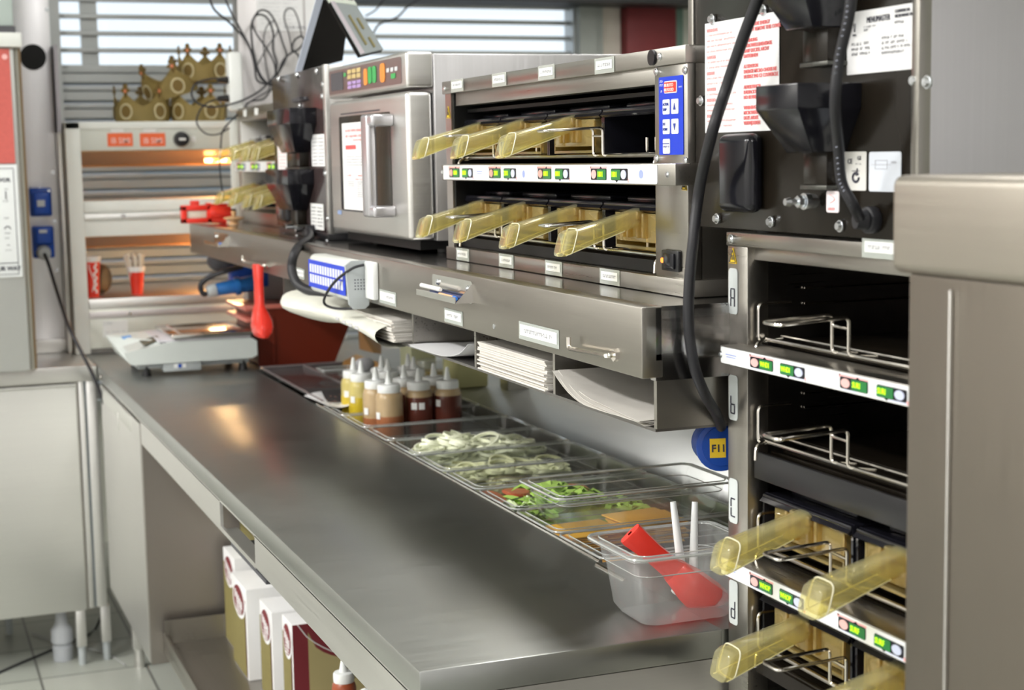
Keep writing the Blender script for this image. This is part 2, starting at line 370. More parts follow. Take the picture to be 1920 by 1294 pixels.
for (lx, ly) in ((.62, 1.86), (1.85, 1.86), (.66, 4.06), (1.85, 5.1), (.62, 4.9)):
    b = MB(); b.box(lx, lx+.04, ly, ly+.04, FZ+.06, .86 if ly != 4.06 else .25, .003); b.cyl((lx+.02, ly+.02, FZ), (lx+.02, ly+.02, FZ+.07), .016); b.obj('leg', S_LT, t)
b = MB(); screw(b, (.562, 4.90, .875), (-1, 0, 0), .006, .004); b.obj('bolt', S_CAB, t)
b = MB(); b.box(1.93, 1.95, TY0, 5.28, .90, 1.16); b.obj('backsplash', steel('backsplash_steel', (.62, .66, .60), .26, (5, 5, 200), .06, .02), t)

# cartons on the lower shelf
CART = mat('carton_white_card', (.80, .80, .80), .6); OLIVE = mat('carton_olive_print', (.235, .20, .07), .6, noise=.25, nscale=60)
MAR = mat('carton_maroon_print', (.19, .022, .03), .55); TANP = mat('carton_tan_print', (.42, .36, .17), .6)
def carton(x0, y0, y1, z0, z1, label, face=False):
    t = thing('carton', (x0+.15, (y0+y1)/2, z0), label, 'box', 'cartons on the shelf under the counter')
    MB().box(x0, x0+.34, y0, y1, z0, z1, .002).obj('carton_box', CART, t)
    o = Vector((x0, y1, z1)); w = y1-y0; h = z1-z0; R, U = NX
    b = MB(); rquad(b, o, R, U, .006, w-.012, .035, h-.004, .004, .0006); b.obj('olive_print', OLIVE, t)
    b = MB(); quad(b, o, R, U, w-.016, w-.011, .03, h-.004, .0008); ell(b, o, R, U, w*.55, .045, w*.34, .036, .0016); b.obj('maroon_badge', MAR, t)
    b = MB()
    ell(b, o, R, U, w*.55, .047, w*.40, .042, .0009)
    for k in range(5): quad(b, o, R, U, w*.32+k*w*.1, w*.32+k*w*.1+w*.06, .025+.004*k, .045+.004*k, .0024)
    for k in range(4): quad(b, o, R, U, w*.4, w*.72, .052+k*.007, .055+k*.007, .0024)
    b.obj('badge_lettering', PAPER, t)
    b = MB(); 
    for k in range(10): scrib(b, o, R, U, w*.2, w*.8, .10+k*.011, .004, .001)
    b.obj('lettering', INK, t)
    if face:
        o = Vector((x0, y0, z1)); R, U = NY
        b = MB(); quad(b, o, R, U, 0, .33, 0, h, .0006); b.obj('maroon_side', MAR, t)
        b = MB(); P = []; n = 16
        for k in range(n+1):
            a = k/n; u = .035+.27*a; P.append(o+R*u-U*(.02+.075*(1-(2*a-1)**2)**.5)-Vector((0, .0016, 0)))
        P += [o+R*.305-U*(h)-Vector((0, .0016, 0)), o+R*.035-U*h-Vector((0, .0016, 0))]
        b.poly(P, .0004, (0, -1, 0)); b.obj('tan_print', TANP, t)
        b = MB(); P = [o+R*(.012+.30*k/n)-U*(.0+.088*math.sin(PI*k/n)**.7)-Vector((0, .003, 0)) for k in range(n+1)]
        b.tube(P, .0012, 5, smooth=False); textmesh(b, 'IVI', o+R*.085-U*.07, R, U, .05, .004, bold=.001); b.obj('white_lettering', PAPER, t)
        b = MB()
        for k in range(3): scrib(b, o, R, U, .12, .22, .11+k*.012, .005, .0026)
        for k in range(3): scrib(b, o, R, U, .06, .2, .18+k*.010, .004, .0026)
        b.obj('small_print', INK, t)
carton(.757, 3.93, 4.075, .268, .515, 'narrow white carton with maroon badge, farthest left on the shelf under the counter')
carton(.738, 3.70, 3.88, .268, .495, 'widest white carton with olive side and maroon badge, second from the left under the counter')
carton(.755, 3.50, 3.63, .268, .49, 'white carton with olive side, standing behind the carton that shows a maroon end')
carton(.77, 3.36, 3.46, .268, .497, 'nearest carton under the counter, showing a maroon and tan end with a white arc', True)
carton(.80, 3.62, 4.05, .516, .67, 'upper white carton seen through the slot in the counter apron')
# squeeze bottles -------------------------------------------------
def bottle(x, y, z, col, label, fill=.135, r=.0325, h=.172, colf=None, group='squeeze bottles standing in the pan', tags=(0, 1), tip=1.0, tagz=.125, tagdir=-.9):
    t = thing('squeeze_bottle', (x, y, z), label, 'bottle', group)
    B = mat('bottle_'+col[0], col[1], .3, coat=.3)
    MB().lathe([(0, 0), (r*.86, 0), (r, .008), (r, h-.016), (r*.93, h-.006), (r*.72, h), (0, h)], (x, y, z)).obj('bottle_body', B, t)
    if colf:
        MB().lathe([(0, .002), (r*.87, .0), (r+.0006, .008), (r+.0006, fill), (0, fill)], (x, y, z)).obj('sauce', mat('sauce_'+colf[0], colf[1], .3, coat=.3), t)
    cp = MB().lathe([(0, h-.002), (r*.83, h-.002), (r*.85, h+.002), (r*.85, h+.014), (r*.78, h+.017), (.010, h+.018), (0, h+.018)], (x, y, z)).obj('cap', WPL, t)
    MB().lathe([(.0095, h+.016), (.0082, h+.022), (.0038, h+.048*tip), (.003, h+.049*tip), (0, h+.049*tip)], (x, y, z), 16).obj('nozzle', WPL, cp)
    # curved white sticker
    for j, k in enumerate(tags):
        b = MB(); a0 = math.radians(250+k*30); 
        def fn(u, v, a0=a0): a = a0+math.radians(24)*(u-.5); return (x+(r+.0012)*math.cos(a), y+(r+.0012)*math.sin(a), z+tagz-.016*v)
        b.grid(fn, 6, 1, .0004); b.obj('sticker', LABEL, t)
YEL = ('yellow', (.62, .46, .03)); TAN = ('tan_clear', (.50, .36, .20)); BRN = ('brown', (.115, .028, .018)); RB = ('red_brown', (.33, .07, .025)); PALE = ('pale_translucent', (.52, .49, .38))
YT = ('yellow_translucent', (.60, .50, .16))
bz = .8
G = 'squeeze bottles standing in the pan'
bottle(1.064, 3.853, bz, YT, 'back left squeeze bottle of yellow sauce, half behind another yellow one', .125, colf=YEL, tags=(-1,), tagz=.14)
bottle(1.064, 3.783, bz, YT, 'front yellow squeeze bottle at the left end of the bottle group', .132, colf=YEL, tags=(-1.3,), tagz=.135)
bottle(1.062, 3.648, bz, TAN, 'pale tan squeeze bottle squeezed between the yellow bottle and the nearly empty one', .10, colf=('orange_dregs', (.38, .14, .06)), tags=(-1.5,))
bottle(1.070, 3.567, bz, TAN, 'nearly empty tan squeeze bottle with a little red sauce at the bottom', .115, colf=('orange_dregs', (.38, .14, .06)), tags=(-1.7,))
bottle(1.140, 3.860, bz, PALE, 'pale squeeze bottle in the back row, farther of the pair right of the yellow bottles', .06, tags=())
bottle(1.135, 3.790, bz, PALE, 'pale squeeze bottle in the back row, nearer of the pair right of the yellow bottles', .06, tags=())
bottle(1.134, 3.652, bz, TAN, 'dark sauce squeeze bottle in the middle, behind the one with red and white stickers', .152, colf=BRN, tags=())
bottle(1.147, 3.577, bz, TAN, 'brown sauce squeeze bottle with a red and white sticker facing front', .154, colf=BRN, tags=(-.6, .45), tagz=.142)
bottle(1.210, 3.857, bz, PALE, 'farther of the two pale squeeze bottles at the back beside the yellow jug', .06, tags=())
bottle(1.203, 3.789, bz, PALE, 'nearer of the two pale squeeze bottles at the back beside the yellow jug', .06, tags=())
bottle(1.206, 3.640, bz, TAN, 'brown sauce squeeze bottle at the right, behind the rightmost one', .152, colf=BRN, tags=())
bottle(1.216, 3.567, bz, TAN, 'rightmost brown sauce squeeze bottle with a small white sticker at its left', .154, colf=BRN, tags=(-1.4,), tagz=.145)
Bd = 'small squeeze bottles on the shelf under the counter'
bottle(.768, 2.92, .268, RB, 'small squeeze bottle of orange red sauce on the lower shelf by the maroon carton', r=.024, h=.24, group=Bd, tags=(), tip=.9)
bottle(.785, 2.83, .268, ('mauve_sauce', (.30, .15, .12)), 'small squeeze bottle of dusky pink sauce on the lower shelf, between two others', r=.022, h=.225, group=Bd, tags=(), tip=.5)
bottle(.775, 2.76, .268, ('ochre_sauce', (.42, .28, .16)), 'nearest small squeeze bottle on the lower shelf, white cap just under the apron', r=.024, h=.215, group=Bd, tags=(), tip=.6)

# clear gastronorm pans --------------------------------------------
RIMM = mat('rim_highlight', (.62, .64, .62), .12, trans=.35, coat=.6)  # whitish tone: the highlight along clear rims is put into the colour
def rrect(x0, x1, y0, y1, r, z, n=5):
    P = []
    for cx, cy, a0 in ((x1-r, y1-r, 0), (x0+r, y1-r, 1), (x0+r, y0+r, 2), (x1-r, y0+r, 3)):
        for k in range(n+1):
            a = PI/2*(a0+k/n); P.append((cx+r*math.cos(a), cy+r*math.sin(a), z))
    return P
def loft(b, rings, close=True):
    t = bmesh.new(); V = [[t.verts.new(p) for p in R] for R in rings]
    for a, c in zip(V, V[1:]):
        n = len(a)
        for k in range(n): t.faces.new((a[k], a[(k+1) % n], c[(k+1) % n], c[k]))
    if close: t.faces.new(V[-1])
    for f in t.faces: f.smooth = True
    b._add(t); return b
def gnpan(name, x0, x1, y0, y1, zr, depth, m, parent=None, taper=.012, rim=.012, rad=.02, foot=True, **k):
    b = MB(); i = rim; T = taper
    rr = [rrect(x0, x1, y0, y1, rad, zr-.005), rrect(x0, x1, y0, y1, rad, zr), rrect(x0+i*.3, x1-i*.3, y0+i*.3, y1-i*.3, rad, zr+.002), rrect(x0+i, x1-i, y0+i, y1-i, rad*.9, zr),
          rrect(x0+i+T*.2, x1-i-T*.2, y0+i+T*.2, y1-i-T*.2, rad, zr-depth*.28), rrect(x0+i+T*.45, x1-i-T*.45, y0+i+T*.45, y1-i-T*.45, rad, zr-depth*.30),
          rrect(x0+i+T, x1-i-T, y0+i+T, y1-i-T, rad, zr-depth+.012), rrect(x0+i+T+.008, x1-i-T-.008, y0+i+T+.008, y1-i-T-.008, rad, zr-depth)]
    loft(b, rr)
    o = b.obj(name, m, parent, **k)
    b = MB(); q = rrect(x0+.001, x1-.001, y0+.001, y1-.001, rad, zr-.0015, 5); b.tube(q+[q[0]], .0021, 6, False, cap=False)
    q = rrect(x0+i, x1-i, y0+i, y1-i, rad*.9, zr+.0005, 5); b.tube(q+[q[0]], .0010, 5, False, cap=False)
    q = rrect(x0+i+T*.35, x1-i-T*.35, y0+i+T*.35, y1-i-T*.35, rad, zr-depth*.29, 5); b.tube(q+[q[0]], .0009, 5, False, cap=False); b.obj('rim', RIMM, o)  # thin pale tubes added as bright outlines of rim and step
    return o
PLAB = ['clear pan of orange cheese slices nearest to the tub with the red scoop', 'clear pan of yellow cheese slices under the raised empty pan', 'clear pan of shredded lettuce partly under the raised empty pan', 'clear pan with tomato slices and pale onion, just left of the lettuce', 'clear pan half full of sliced onion in front of the heaped onion rings', 'clear pan heaped with pale onion rings', 'empty clear pan between the onion rings and the squeeze bottles', 'clear pan holding the front squeeze bottles', 'clear pan holding the back squeeze bottles']
pans = []
for k in range(9):
    pans.append(gnpan('food_pan', WX0, WX1, PY[k]+.001, PY[k+1]-.001, .903, .10 if k < 7 else .105, CLEAR, label=PLAB[k], cat='food pan', group='clear food pans sunk in the counter'))
gnpan('food_pan', .973, 1.305, 2.315, 2.50, .968, .062, CLEAR, label='empty shallow clear pan raised on top of the cheese and lettuce pans', cat='food pan')
# tub with scoop
gnpan('plastic_tub', .858, 1.055, 1.792, 1.955, 1.002, .1, CLEARF, taper=.014, label='deep clear plastic tub holding a red scoop and two white handles', cat='tub')
def ring(b, c, R, w, tilt, az, h=.006, n=22, arc=1):
    M = Matrix.Translation(c) @ Matrix.Rotation(az, 4, 'Z') @ Matrix.Rotation(tilt, 4, 'X')
    t = bmesh.new(); prof = [(R-w/2, -h/2), (R+w/2, -h/2), (R+w/2, h/2), (R-w/2, h/2)]; V = []
    m = int(n*arc)
    for k in range(m+(0 if arc == 1 else 1)):
        a = 2*PI*k/n; V.append([t.verts.new((r*math.cos(a), r*math.sin(a)*.9, z)) for r, z in prof])
    L_ = len(V)
    for k in range(L_ if arc == 1 else L_-1):
        a = V[k]; c2 = V[(k+1) % L_]
        for j in range(4): t.faces.new((a[j], a[(j+1) % 4], c2[(j+1) % 4], c2[j]))
    for f in t.faces: f.smooth = True
    b._add(t, M)
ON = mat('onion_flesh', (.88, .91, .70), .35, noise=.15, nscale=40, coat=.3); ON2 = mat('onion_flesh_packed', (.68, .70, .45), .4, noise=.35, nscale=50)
def onions(k, n, z0, hgt, m, label):
    b = MB(); y0, y1 = PY[k]+.035, PY[k+1]-.035
    for i in range(n):
        u = random.random(); x = 1.015+.27*u; y = random.uniform(y0, y1); e = 1-abs(u*2-1)**3
        rr = random.uniform(.016, .034); ring(b, (x, min(max(y, y0+rr*.2), y1-rr*.2), z0+random.random()*hgt*(.5+.5*e)), rr, .0048, random.uniform(-.45, .45), random.uniform(0, 6), arc=1 if random.random() < .6 else .6)
    b.grid(lambda u, v: (1.008+.295*u, y0-.014+(y1-y0+.028)*v, z0-.012+.5*hgt*math.sin(PI*u)**.6*math.sin(PI*v)**.5+random.uniform(0, .005)), 24, 12)
    b.obj('sliced_onion', m, None, label=label, cat='onion', kind='stuff')
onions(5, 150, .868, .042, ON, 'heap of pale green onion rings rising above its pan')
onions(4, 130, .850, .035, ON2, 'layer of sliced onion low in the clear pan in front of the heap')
# tomato slices
TOM = mat('tomato_skin', (.55, .09, .035), .25, coat=.4); TOMF = mat('tomato_flesh', (.75, .22, .10), .3, noise=.4, nscale=90, coat=.4)
TL = ['tomato slice lying at the left corner of its pan next to the lettuce', 'tomato slice tucked under the left rim of the raised pan', 'tomato slice farther back along the onion pan', 'tomato slice in the middle of its row', 'tomato slice at the right of its row, partly hidden']
for i, (x, y, z, a) in enumerate(((1.022, 2.705, .874, .15), (1.035, 2.785, .868, .3), (1.09, 2.80, .872, .1), (1.15, 2.80, .870, -.2), (1.21, 2.79, .868, .1))):
    M = Matrix.Rotation(a, 4, 'X') @ Matrix.Rotation(a*.7, 4, 'Y')
    s = MB().lathe([(0, 0), (.026, 0), (.029, .0035), (.026, .007), (0, .007)], (x, y, z), M=M).obj('tomato_slice', TOM, label=TL[i], cat='tomato', group='tomato slices in the pan')
    WORG[s.name] = s.location.copy()
    MB().lathe([(0, .0066), (.025, .0066), (.025, .0076), (0, .0078)], (x, y, z), M=M).obj('flesh', TOMF, s)
# lettuce
LET = mat('lettuce_leaf', (.50, .76, .16), .4, noise=.55, nscale=25)
b = MB()
for i in range(330):
    u = random.random(); v = random.random(); x = 1.0+.285*u; y = PY[2]+.03+.13*v
    z = .855+.055*math.sin(PI*min(1, u*1.15+.05))*random.random()**.6+.01*random.random(); a = random.uniform(0, 6.3); l = random.uniform(.008, .02); dz = random.uniform(-.008, .012)
    d = Vector((math.cos(a), math.sin(a)*.8, 0))*l; e = Vector((-d.y, d.x, random.uniform(-.006, .006)))*.5; p = Vector((min(max(x, 1.015), 1.30), y, z))
    b.poly([p-d-e, p-e*.6+Vector((0, 0, dz)), p+d-e*.2, p+d+e, p+e*1.2+Vector((0, 0, dz)), p-d+e], .0008, (0, 0, 1))
b.grid(lambda u, v: (1.005+.29*u, PY[2]+.02+.15*v, .842+.03*math.sin(PI*u)*math.sin(PI*v)+random.uniform(0, .006)), 20, 10)
b.obj('shredded_lettuce', LET, label='heap of bright green shredded lettuce under the raised clear pan', cat='lettuce', kind='stuff')
LETW = mat('lettuce_rib', (.62, .74, .42), .4, noise=.4, nscale=30)
MB().grid(lambda u, v: (1.005+.06*u, 2.60+.06*v, .885+.014*math.sin(5*u+3*v)+.004*math.sin(17*u)), 14, 14, .001).obj('lettuce_leaf', LETW, label='pale crumpled lettuce leaf at the left end of the lettuce pan', cat='lettuce')
# cheese slices
CH = mat('cheese', (.95, .52, .07), .4, coat=.2); CH2 = mat('cheese_orange', (.88, .43, .08), .4, coat=.2)
def cheese(x, y, z, s, rot, m, label, lx=0):
    b = MB(); M = Matrix.Translation((x, y, z)) @ Matrix.Rotation(rot, 4, 'Z') @ Matrix.Rotation(lx, 4, 'Y')
    b.box(-s/2, s/2, -s/2, s/2, 0, .003, .0012, M=M)
    b.obj('cheese_slice', m, label=label, cat='cheese', group='cheese slices in the pans')
n = 0
for i in range(7): cheese(1.065+.003*i*(-1)**i, 2.452, .852+.0042*i, .105, .06*(-1)**i, CH, 'yellow cheese slice, left stack of far cheese pan, '+['at the bottom', 'just above the bottom', 'third up', 'in the middle', 'fifth up', 'just under the top', 'on top'][i])
for i in range(9): cheese(1.195+.003*((i*5) % 4), 2.455, .852+.0042*i, .110, .05*((i*3) % 5-2), CH, 'yellow cheese slice, right stack of far cheese pan, '+['at the bottom', 'just above the bottom', 'third up', 'fourth up', 'in the middle', 'sixth up', 'seventh up', 'just under the top', 'on top'][i])
for i in range(5): cheese(1.06+.004*i, 2.262+.002*i, .842+.0042*i, .10, .08*(-1)**i, CH2, 'orange cheese slice, left pile of near cheese pan, '+['at the bottom', 'second up', 'in the middle', 'fourth up', 'on top'][i])
for i in range(5): cheese(1.175+.004*i, 2.262, .842+.0042*i, .10, .07*((i*3) % 4-1.5), CH2, 'orange cheese slice, right pile of near cheese pan, '+['at the bottom', 'second up', 'in the middle', 'fourth up', 'on top'][i])

# red scoops ----------------------------------------------------
def scoop(name, p0, p1, side, label, wide=.022, cup=.036, L1=.55, th=.010):
    # handle from p0 to p1 (flat bar) then a rounded salt-scoop cup at the p1 end
    p0 = Vector(p0); p1 = Vector(p1); d = (p1-p0); Ln = d.length; d.normalize(); s_ = Vector(side); s_ = (s_-d*s_.dot(d)).normalized(); n = d.cross(s_)
    t = thing(name, tuple(p0), label, 'scoop')
    def ringat(u, w, h, off=0, pinch=0, k=14):
        c = p0+d*(Ln*u)+n*off; R = []
        for i in range(k):
            a = 2*PI*i/k; cx = math.copysign(abs(math.cos(a))**.55, math.cos(a)); cy = math.copysign(abs(math.sin(a))**.55, math.sin(a)); R.append(tuple(c+s_*(cx*w)+n*(cy*h)))
        return R
    b = MB(); w = wide/2
    loft(b, [ringat(0, w*.2, th*.2), ringat(.0, w, th*.5), ringat(.02, w*1.05, th*.6), ringat(.25, w*.88, th*.5), ringat(L1-.05, w*.92, th*.55), ringat(L1, w*1.1, th*.7)]); b.obj('handle', RED, t)
    b = MB(); c = cup/2
    loft(b, [ringat(L1-.02, w*.9, th*.45), ringat(L1, w*1.1, th*.7), ringat(L1+.07, c*.80, th*1.0, .002), ringat(L1+.16, c*.95, th*1.3, .004), ringat(.85, c*1.06, th*1.35, .004), ringat(.93, c*1.06, th*1.1, .003), ringat(.99, c*.90, th*.7, .001), ringat(1.0, c*.85, th*.5, 0)]); b.obj('cup', RED, t)
    return t
e0 = at(1181, 1000, y=1.90); e1 = at(1347, 1140, y=1.895)
scoop('sauce_scoop', e0, e1, (0, -.25, 1), 'red plastic scoop leaning across the clear tub', wide=.034, cup=.052, th=.012, L1=.5)
for (px, label) in ((1262, 'left of the two white utensil handles standing in the tub'), (1303, 'right of the two white utensil handles standing in the tub')):
    t = thing('white_utensil', tuple(at(px+(14 if px < 1280 else -2), 1100, y=1.91)), label, 'utensil', 'white utensils in the tub')
    p = at(px, 941, y=1.92); q = at(px+(22 if px < 1280 else -4), 1115, y=1.90); q.z = max(q.z, .912)
    MB().tube([p, p*.6+q*.4, q], .0055, 12, rs=lambda u: .0042+.003*u).obj('handle', WPL, t)
    MB().sphere(q+Vector((0, 0, .006)), .016, (1.2, 1.1, .45)).obj('bowl', mat('white_bowl', (.78, .80, .78), .4), t)
# label tape on the far lid: greaseproof paper
b = MB(); P = [at(570, 742, z=.906), at(640, 727, z=.906), at(668, 760, z=.906), at(615, 763, z=.906)]
b.grid(lambda u, v: (P[0]*(1-u)*(1-v)+P[1]*u*(1-v)+P[2]*u*v+P[3]*(1-u)*v)+Vector((0, 0, .003*math.sin(6*u+2*v))), 8, 8, .0006)
pp = b.obj('paper_sheet', PAPER, label='loose white paper sheet with smudges beside the yellow squeeze bottles', cat='paper')
b = MB()
for i in range(14):
    u, v = random.random()*.8+.1, random.random()*.5+.4; q = P[0]*(1-u)*(1-v)+P[1]*u*(1-v)+P[2]*u*v+P[3]*(1-u)*v; b.cyl(q+Vector((0, 0, .0035)), q+Vector((0, 0, .0045)), random.uniform(.001, .003), n=8)
b.obj('smudges', mat('brown_smudge', (.30, .14, .10), .6), pp)
# ================================================================== OVERSHELF
SX = .86; SY0, SY1 = 1.77, 4.972; SZ0, SZ1 = 1.24, 1.33
t = thing('overshelf', (1.1, 3.37, SZ0), 'stainless steel overshelf with a deep front lip carrying the ovens above the counter', 'shelf')
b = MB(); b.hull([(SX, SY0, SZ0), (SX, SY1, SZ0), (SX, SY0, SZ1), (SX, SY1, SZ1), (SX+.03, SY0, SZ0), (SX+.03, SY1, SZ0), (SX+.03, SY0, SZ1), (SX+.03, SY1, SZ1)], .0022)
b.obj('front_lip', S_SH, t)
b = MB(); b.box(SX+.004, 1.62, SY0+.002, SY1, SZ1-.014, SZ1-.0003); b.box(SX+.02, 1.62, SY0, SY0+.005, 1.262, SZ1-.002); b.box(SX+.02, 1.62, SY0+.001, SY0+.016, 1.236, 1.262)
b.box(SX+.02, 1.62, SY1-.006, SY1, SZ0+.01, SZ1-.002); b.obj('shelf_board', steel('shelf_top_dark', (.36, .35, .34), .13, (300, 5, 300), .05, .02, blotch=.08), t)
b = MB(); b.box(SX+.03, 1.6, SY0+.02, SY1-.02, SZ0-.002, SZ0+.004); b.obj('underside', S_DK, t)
each(t, 'support_post', S_CAB, [(1.50, 1.56, 1.80, 1.86, .9005, 1.3), (1.50, 1.56, 3.9, 3.96, .9005, 1.3)])
for i, (yy, lab) in enumerate(((1.842, 'h'), (3.861, 'h'))):
    b = MB(); yh = yy; L_ = .125 if i == 0 else .25
    b.cyl((SX, yh, 1.2625), (SX-.006, yh, 1.2625), .0085, n=6)
    x_ = SX-.014
    b.wire([(SX, yh, 1.2625), (x_, yh, 1.2625), (x_, yh+L_, 1.2585), (x_, yh+L_, 1.274)], .0034, .006); b.obj('hook', WIRE, t)
b = MB(); b.cyl((SX, 2.29, 1.2575), (SX-.0015, 2.29, 1.2575), .004); b.obj('rivet', SCREW, t)
for i, (y_, z_, w_, h_) in enumerate(((3.579, 1.270, .075, .014), (2.903, 1.268, .095, .016), (2.521, 1.264, .080, .014), (2.178, 1.272, .140, .0165))):
    panlabel(t, 'shelf_label', Vector((SX-.0002, y_, z_)), NX[0], NX[1], w_, h_)
# pigeonholes under the shelf
t = thing('paper_rack', (1.05, 2.85, 1.17), 'row of shallow stainless pigeonholes for wrapping paper hung under the overshelf', 'rack')
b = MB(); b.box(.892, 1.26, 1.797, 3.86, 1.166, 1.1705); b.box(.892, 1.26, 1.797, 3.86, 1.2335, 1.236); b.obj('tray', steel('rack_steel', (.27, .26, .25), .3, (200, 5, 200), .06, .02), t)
for yy in (1.797, 2.13, 2.468, 2.808, 3.15, 3.49, 3.85):
    b = MB(); b.box(.892, 1.26, yy-.004, yy+.004, 1.1703, 1.2336); b.obj('divider', S_CAB, t)
b = MB(); b.box(.894, 1.25, 1.8, 3.85, 1.236, 1.2378); b.obj('hanger', S_DK, t)
def stack(y0, y1, z0, z1, n, label, x0=.90, curl=0, name='paper_stack', tilt=.0, m=BAGP):
    b = MB(); dz = (z1-z0)/n
    for i in range(n):
        j = random.uniform(-.004, .004); k = random.uniform(-.003, .003)
        b.box(x0+j, x0+.30+j, y0+k, y1+k, z0+dz*i, z0+dz*(i+.86))
    b.obj(name, m, label=label, cat='paper', group='paper wraps in the pigeonholes')
stack(2.155, 2.445, 1.171, 1.217, 16, 'thick neat stack of cream wrapping paper filling the middle pigeonhole', .888)
def sheets(y0, y1, label, curl, zt, x0=.885, n=5, far=True):
    # a few sheets whose loose edge curls up
    b = MB()
    for i in range(n):
        def fn(u, v, i=i):
            y = y0+(y1-y0)*v; lift = curl*(max(0, (v-.55)/.45)**2 if far else max(0, (.45-v)/.45)**2)*(1-.35*u)
            return (x0+.28*u+.008*math.sin(3*v+i), y, 1.172+.0016*i+lift*(1-.08*i)+.0015*math.sin(9*u+5*v+i))
        b.grid(fn, 8, 16, .0005)
    b.obj('paper_wrap', PAPER if n < 5 else BAGP, label=label, cat='paper', group='paper wraps in the pigeonholes')
sheets(1.815, 2.10, 'loose white wrapping sheets curling up in the nearest pigeonhole', .04, 1.22, n=6)
sheets(2.485, 2.79, 'few white sheets with a raised front corner in the pigeonhole beside the thick stack', .036, 1.21, n=3, far=False)
sheets(3.50, 3.80, 'thin sheets lying in the farthest pigeonhole', .012, 1.2, n=2)
stack(2.87, 3.14, 1.171, 1.214, 12, 'stack of cream paper bags spilling from the pigeonhole behind the intercom', .872)
def bag(label, ya, yb, x0, zc, r):
    b = MB()
    def fn(u, v):
        a = 2*PI*v; y = ya+(yb-ya)*u; rr = r*(.55+.45*math.sin(PI*min(1, u*1.6+.12))); f = 1 if u < .5 else 1+.8*(u-.5)
        sag = -.016*u**2
        return (x0+.075+rr*2.3*math.cos(a)+.003*math.sin(7*u+a), y, zc+sag+rr*f*math.sin(a)*.8+.002*math.sin(11*u+3*a))
    b.grid(fn, 26, 22); b.poly([fn(0, j/22) for j in range(22)])
    o = b.obj('paper_bag_bundle', mat('greaseproof_bag', (.74, .74, .66), .6, noise=.2, nscale=18), label=label, cat='paper')
    for k in range(4):
        b = MB(); p = Vector(fn(.60+.07*k, .5)); b.box(p.x-.0012, p.x+.0005, p.y-.012, p.y+.012, p.z-.004, p.z+.002); b.obj('printed_mark', mat('blue_grey_ink', (.58, .58, .60), .6), o)
bag('rolled bundle of greaseproof bags bulging out under the shelf lip', 3.62, 2.90, .822, 1.198, .040)

# ------------------------------------------------ things fixed to the shelf lip
t = thing('pencil_tray', (SX-.02, 2.45, 1.285), 'small steel pen ledge bolted to the shelf lip, nearer of the two', 'tray', 'pen ledges on the shelf lip')
b = MB(); rquad(b, Vector((SX, 2.585, 1.321)), *NX, 0, .20, 0, .036, .005, .0005, .0012); b.box(SX-.03, SX, 2.385, 2.585, 1.2865, 1.288); b.box(SX-.031, SX-.0295, 2.385, 2.585, 1.2865, 1.2965); b.poly([(SX, 2.385, 1.2875), (SX-.03, 2.385, 1.2875), (SX, 2.385, 1.318)], .001, (0, -1, 0)); b.obj('ledge', S_MIR, t)
screws(t, [(SX-.0015, 2.555, 1.309), (SX-.0015, 2.405, 1.308)], (-1, 0, 0), .0045)
t = dup(t, (SX-.02, 4.42, 1.283), 'small steel pen ledge at the far end of the shelf lip, below the red tool', 'pen ledges on the shelf lip')
def pen(y, z, x, col, label, L_=.14, cap=None):
    t = thing('pen', (x, y, z), label, 'pen', 'pens on the steel ledge')
    MB().cyl((x, y-L_/2, z+.004), (x, y+L_/2, z+.0045), .0038, n=10).obj('barrel', mat('pen_'+col[0], col[1], .3), t)
    MB().cyl((x, y-L_/2-.012, z+.004), (x, y-L_/2, z+.004), .003, .0042, n=10).obj('cap', mat('pen_cap_'+(cap or col)[0], (cap or col)[1], .3), t)
BL1 = ('navy', (.03, .05, .16)); OR1 = ('peach', (.85, .48, .25)); WH1 = ('white', (.8, .8, .8)); BB1 = ('bright_blue', (.03, .2, .7))
pen(2.49, 1.2885, SX-.010, BL1, 'dark blue pen lying along the nearer steel ledge', .15, BL1)
pen(2.455, 1.2885, SX-.0205, OR1, 'peach coloured pen with a blue end on the nearer ledge', .07, BB1)
pen(2.55, 1.297, SX-.018, WH1, 'white pen lying on top of the others on the nearer ledge', .09)
pen(4.40, 1.2865, SX-.012, BB1, 'blue pen on the far steel ledge', .05, WH1)
# wired keypad / intercom
t = thing('scanner_keypad', (SX-.03, 3.12, 1.235), 'pale grey wall keypad with blue striped key panel and black lead on the shelf lip', 'keypad')
kx = SX-.045
b = MB(); b.box(kx, SX, 2.985, 3.28, 1.243, 1.322, .012, 4); b.obj('housing', mat('keypad_grey', (.66, .68, .64), .4), t)
b = MB(); quad(b, Vector((kx-.0002, 3.278, 1.311)), *NX, 0, .290, 0, .057, .0003, .0008); b.obj('key_panel', BLUEP, t)
b = MB()
for r_ in range(2):
    for c_ in range(13): quad(b, Vector((kx-.0012, 3.266, 1.3025)), *NX, .0205*c_, .0205*c_+.0145, r_*.0215, r_*.0215+.0175, 0, .0006)
b.obj('keys', mat('key_white', (.72, .74, .80), .5), t)
b = MB()
P = []
b.hull([(x, 2.982, z) for x, z in ((kx-.004, 1.315), (kx+.008, 1.323), (SX-.006, 1.323), (SX, 1.315), (SX-.004, 1.236), (SX-.012, 1.229), (kx+.010, 1.229), (kx+.002, 1.238))]+[(x, 2.972, z) for x, z in ((kx-.004, 1.315), (kx+.008, 1.323), (SX-.006, 1.323), (SX, 1.315), (SX-.004, 1.236), (SX-.012, 1.229), (kx+.010, 1.229), (kx+.002, 1.238))]); b.obj('end_cap', GREYP, t)
b = MB()
for i in range(4):
    for j in range(4): b.cyl((kx+.014+.006*i, 2.9719, 1.268+.006*j), (kx+.014+.006*i, 2.9712, 1.268+.006*j), .0014, n=8)
b.obj('speaker_holes', INK, t)
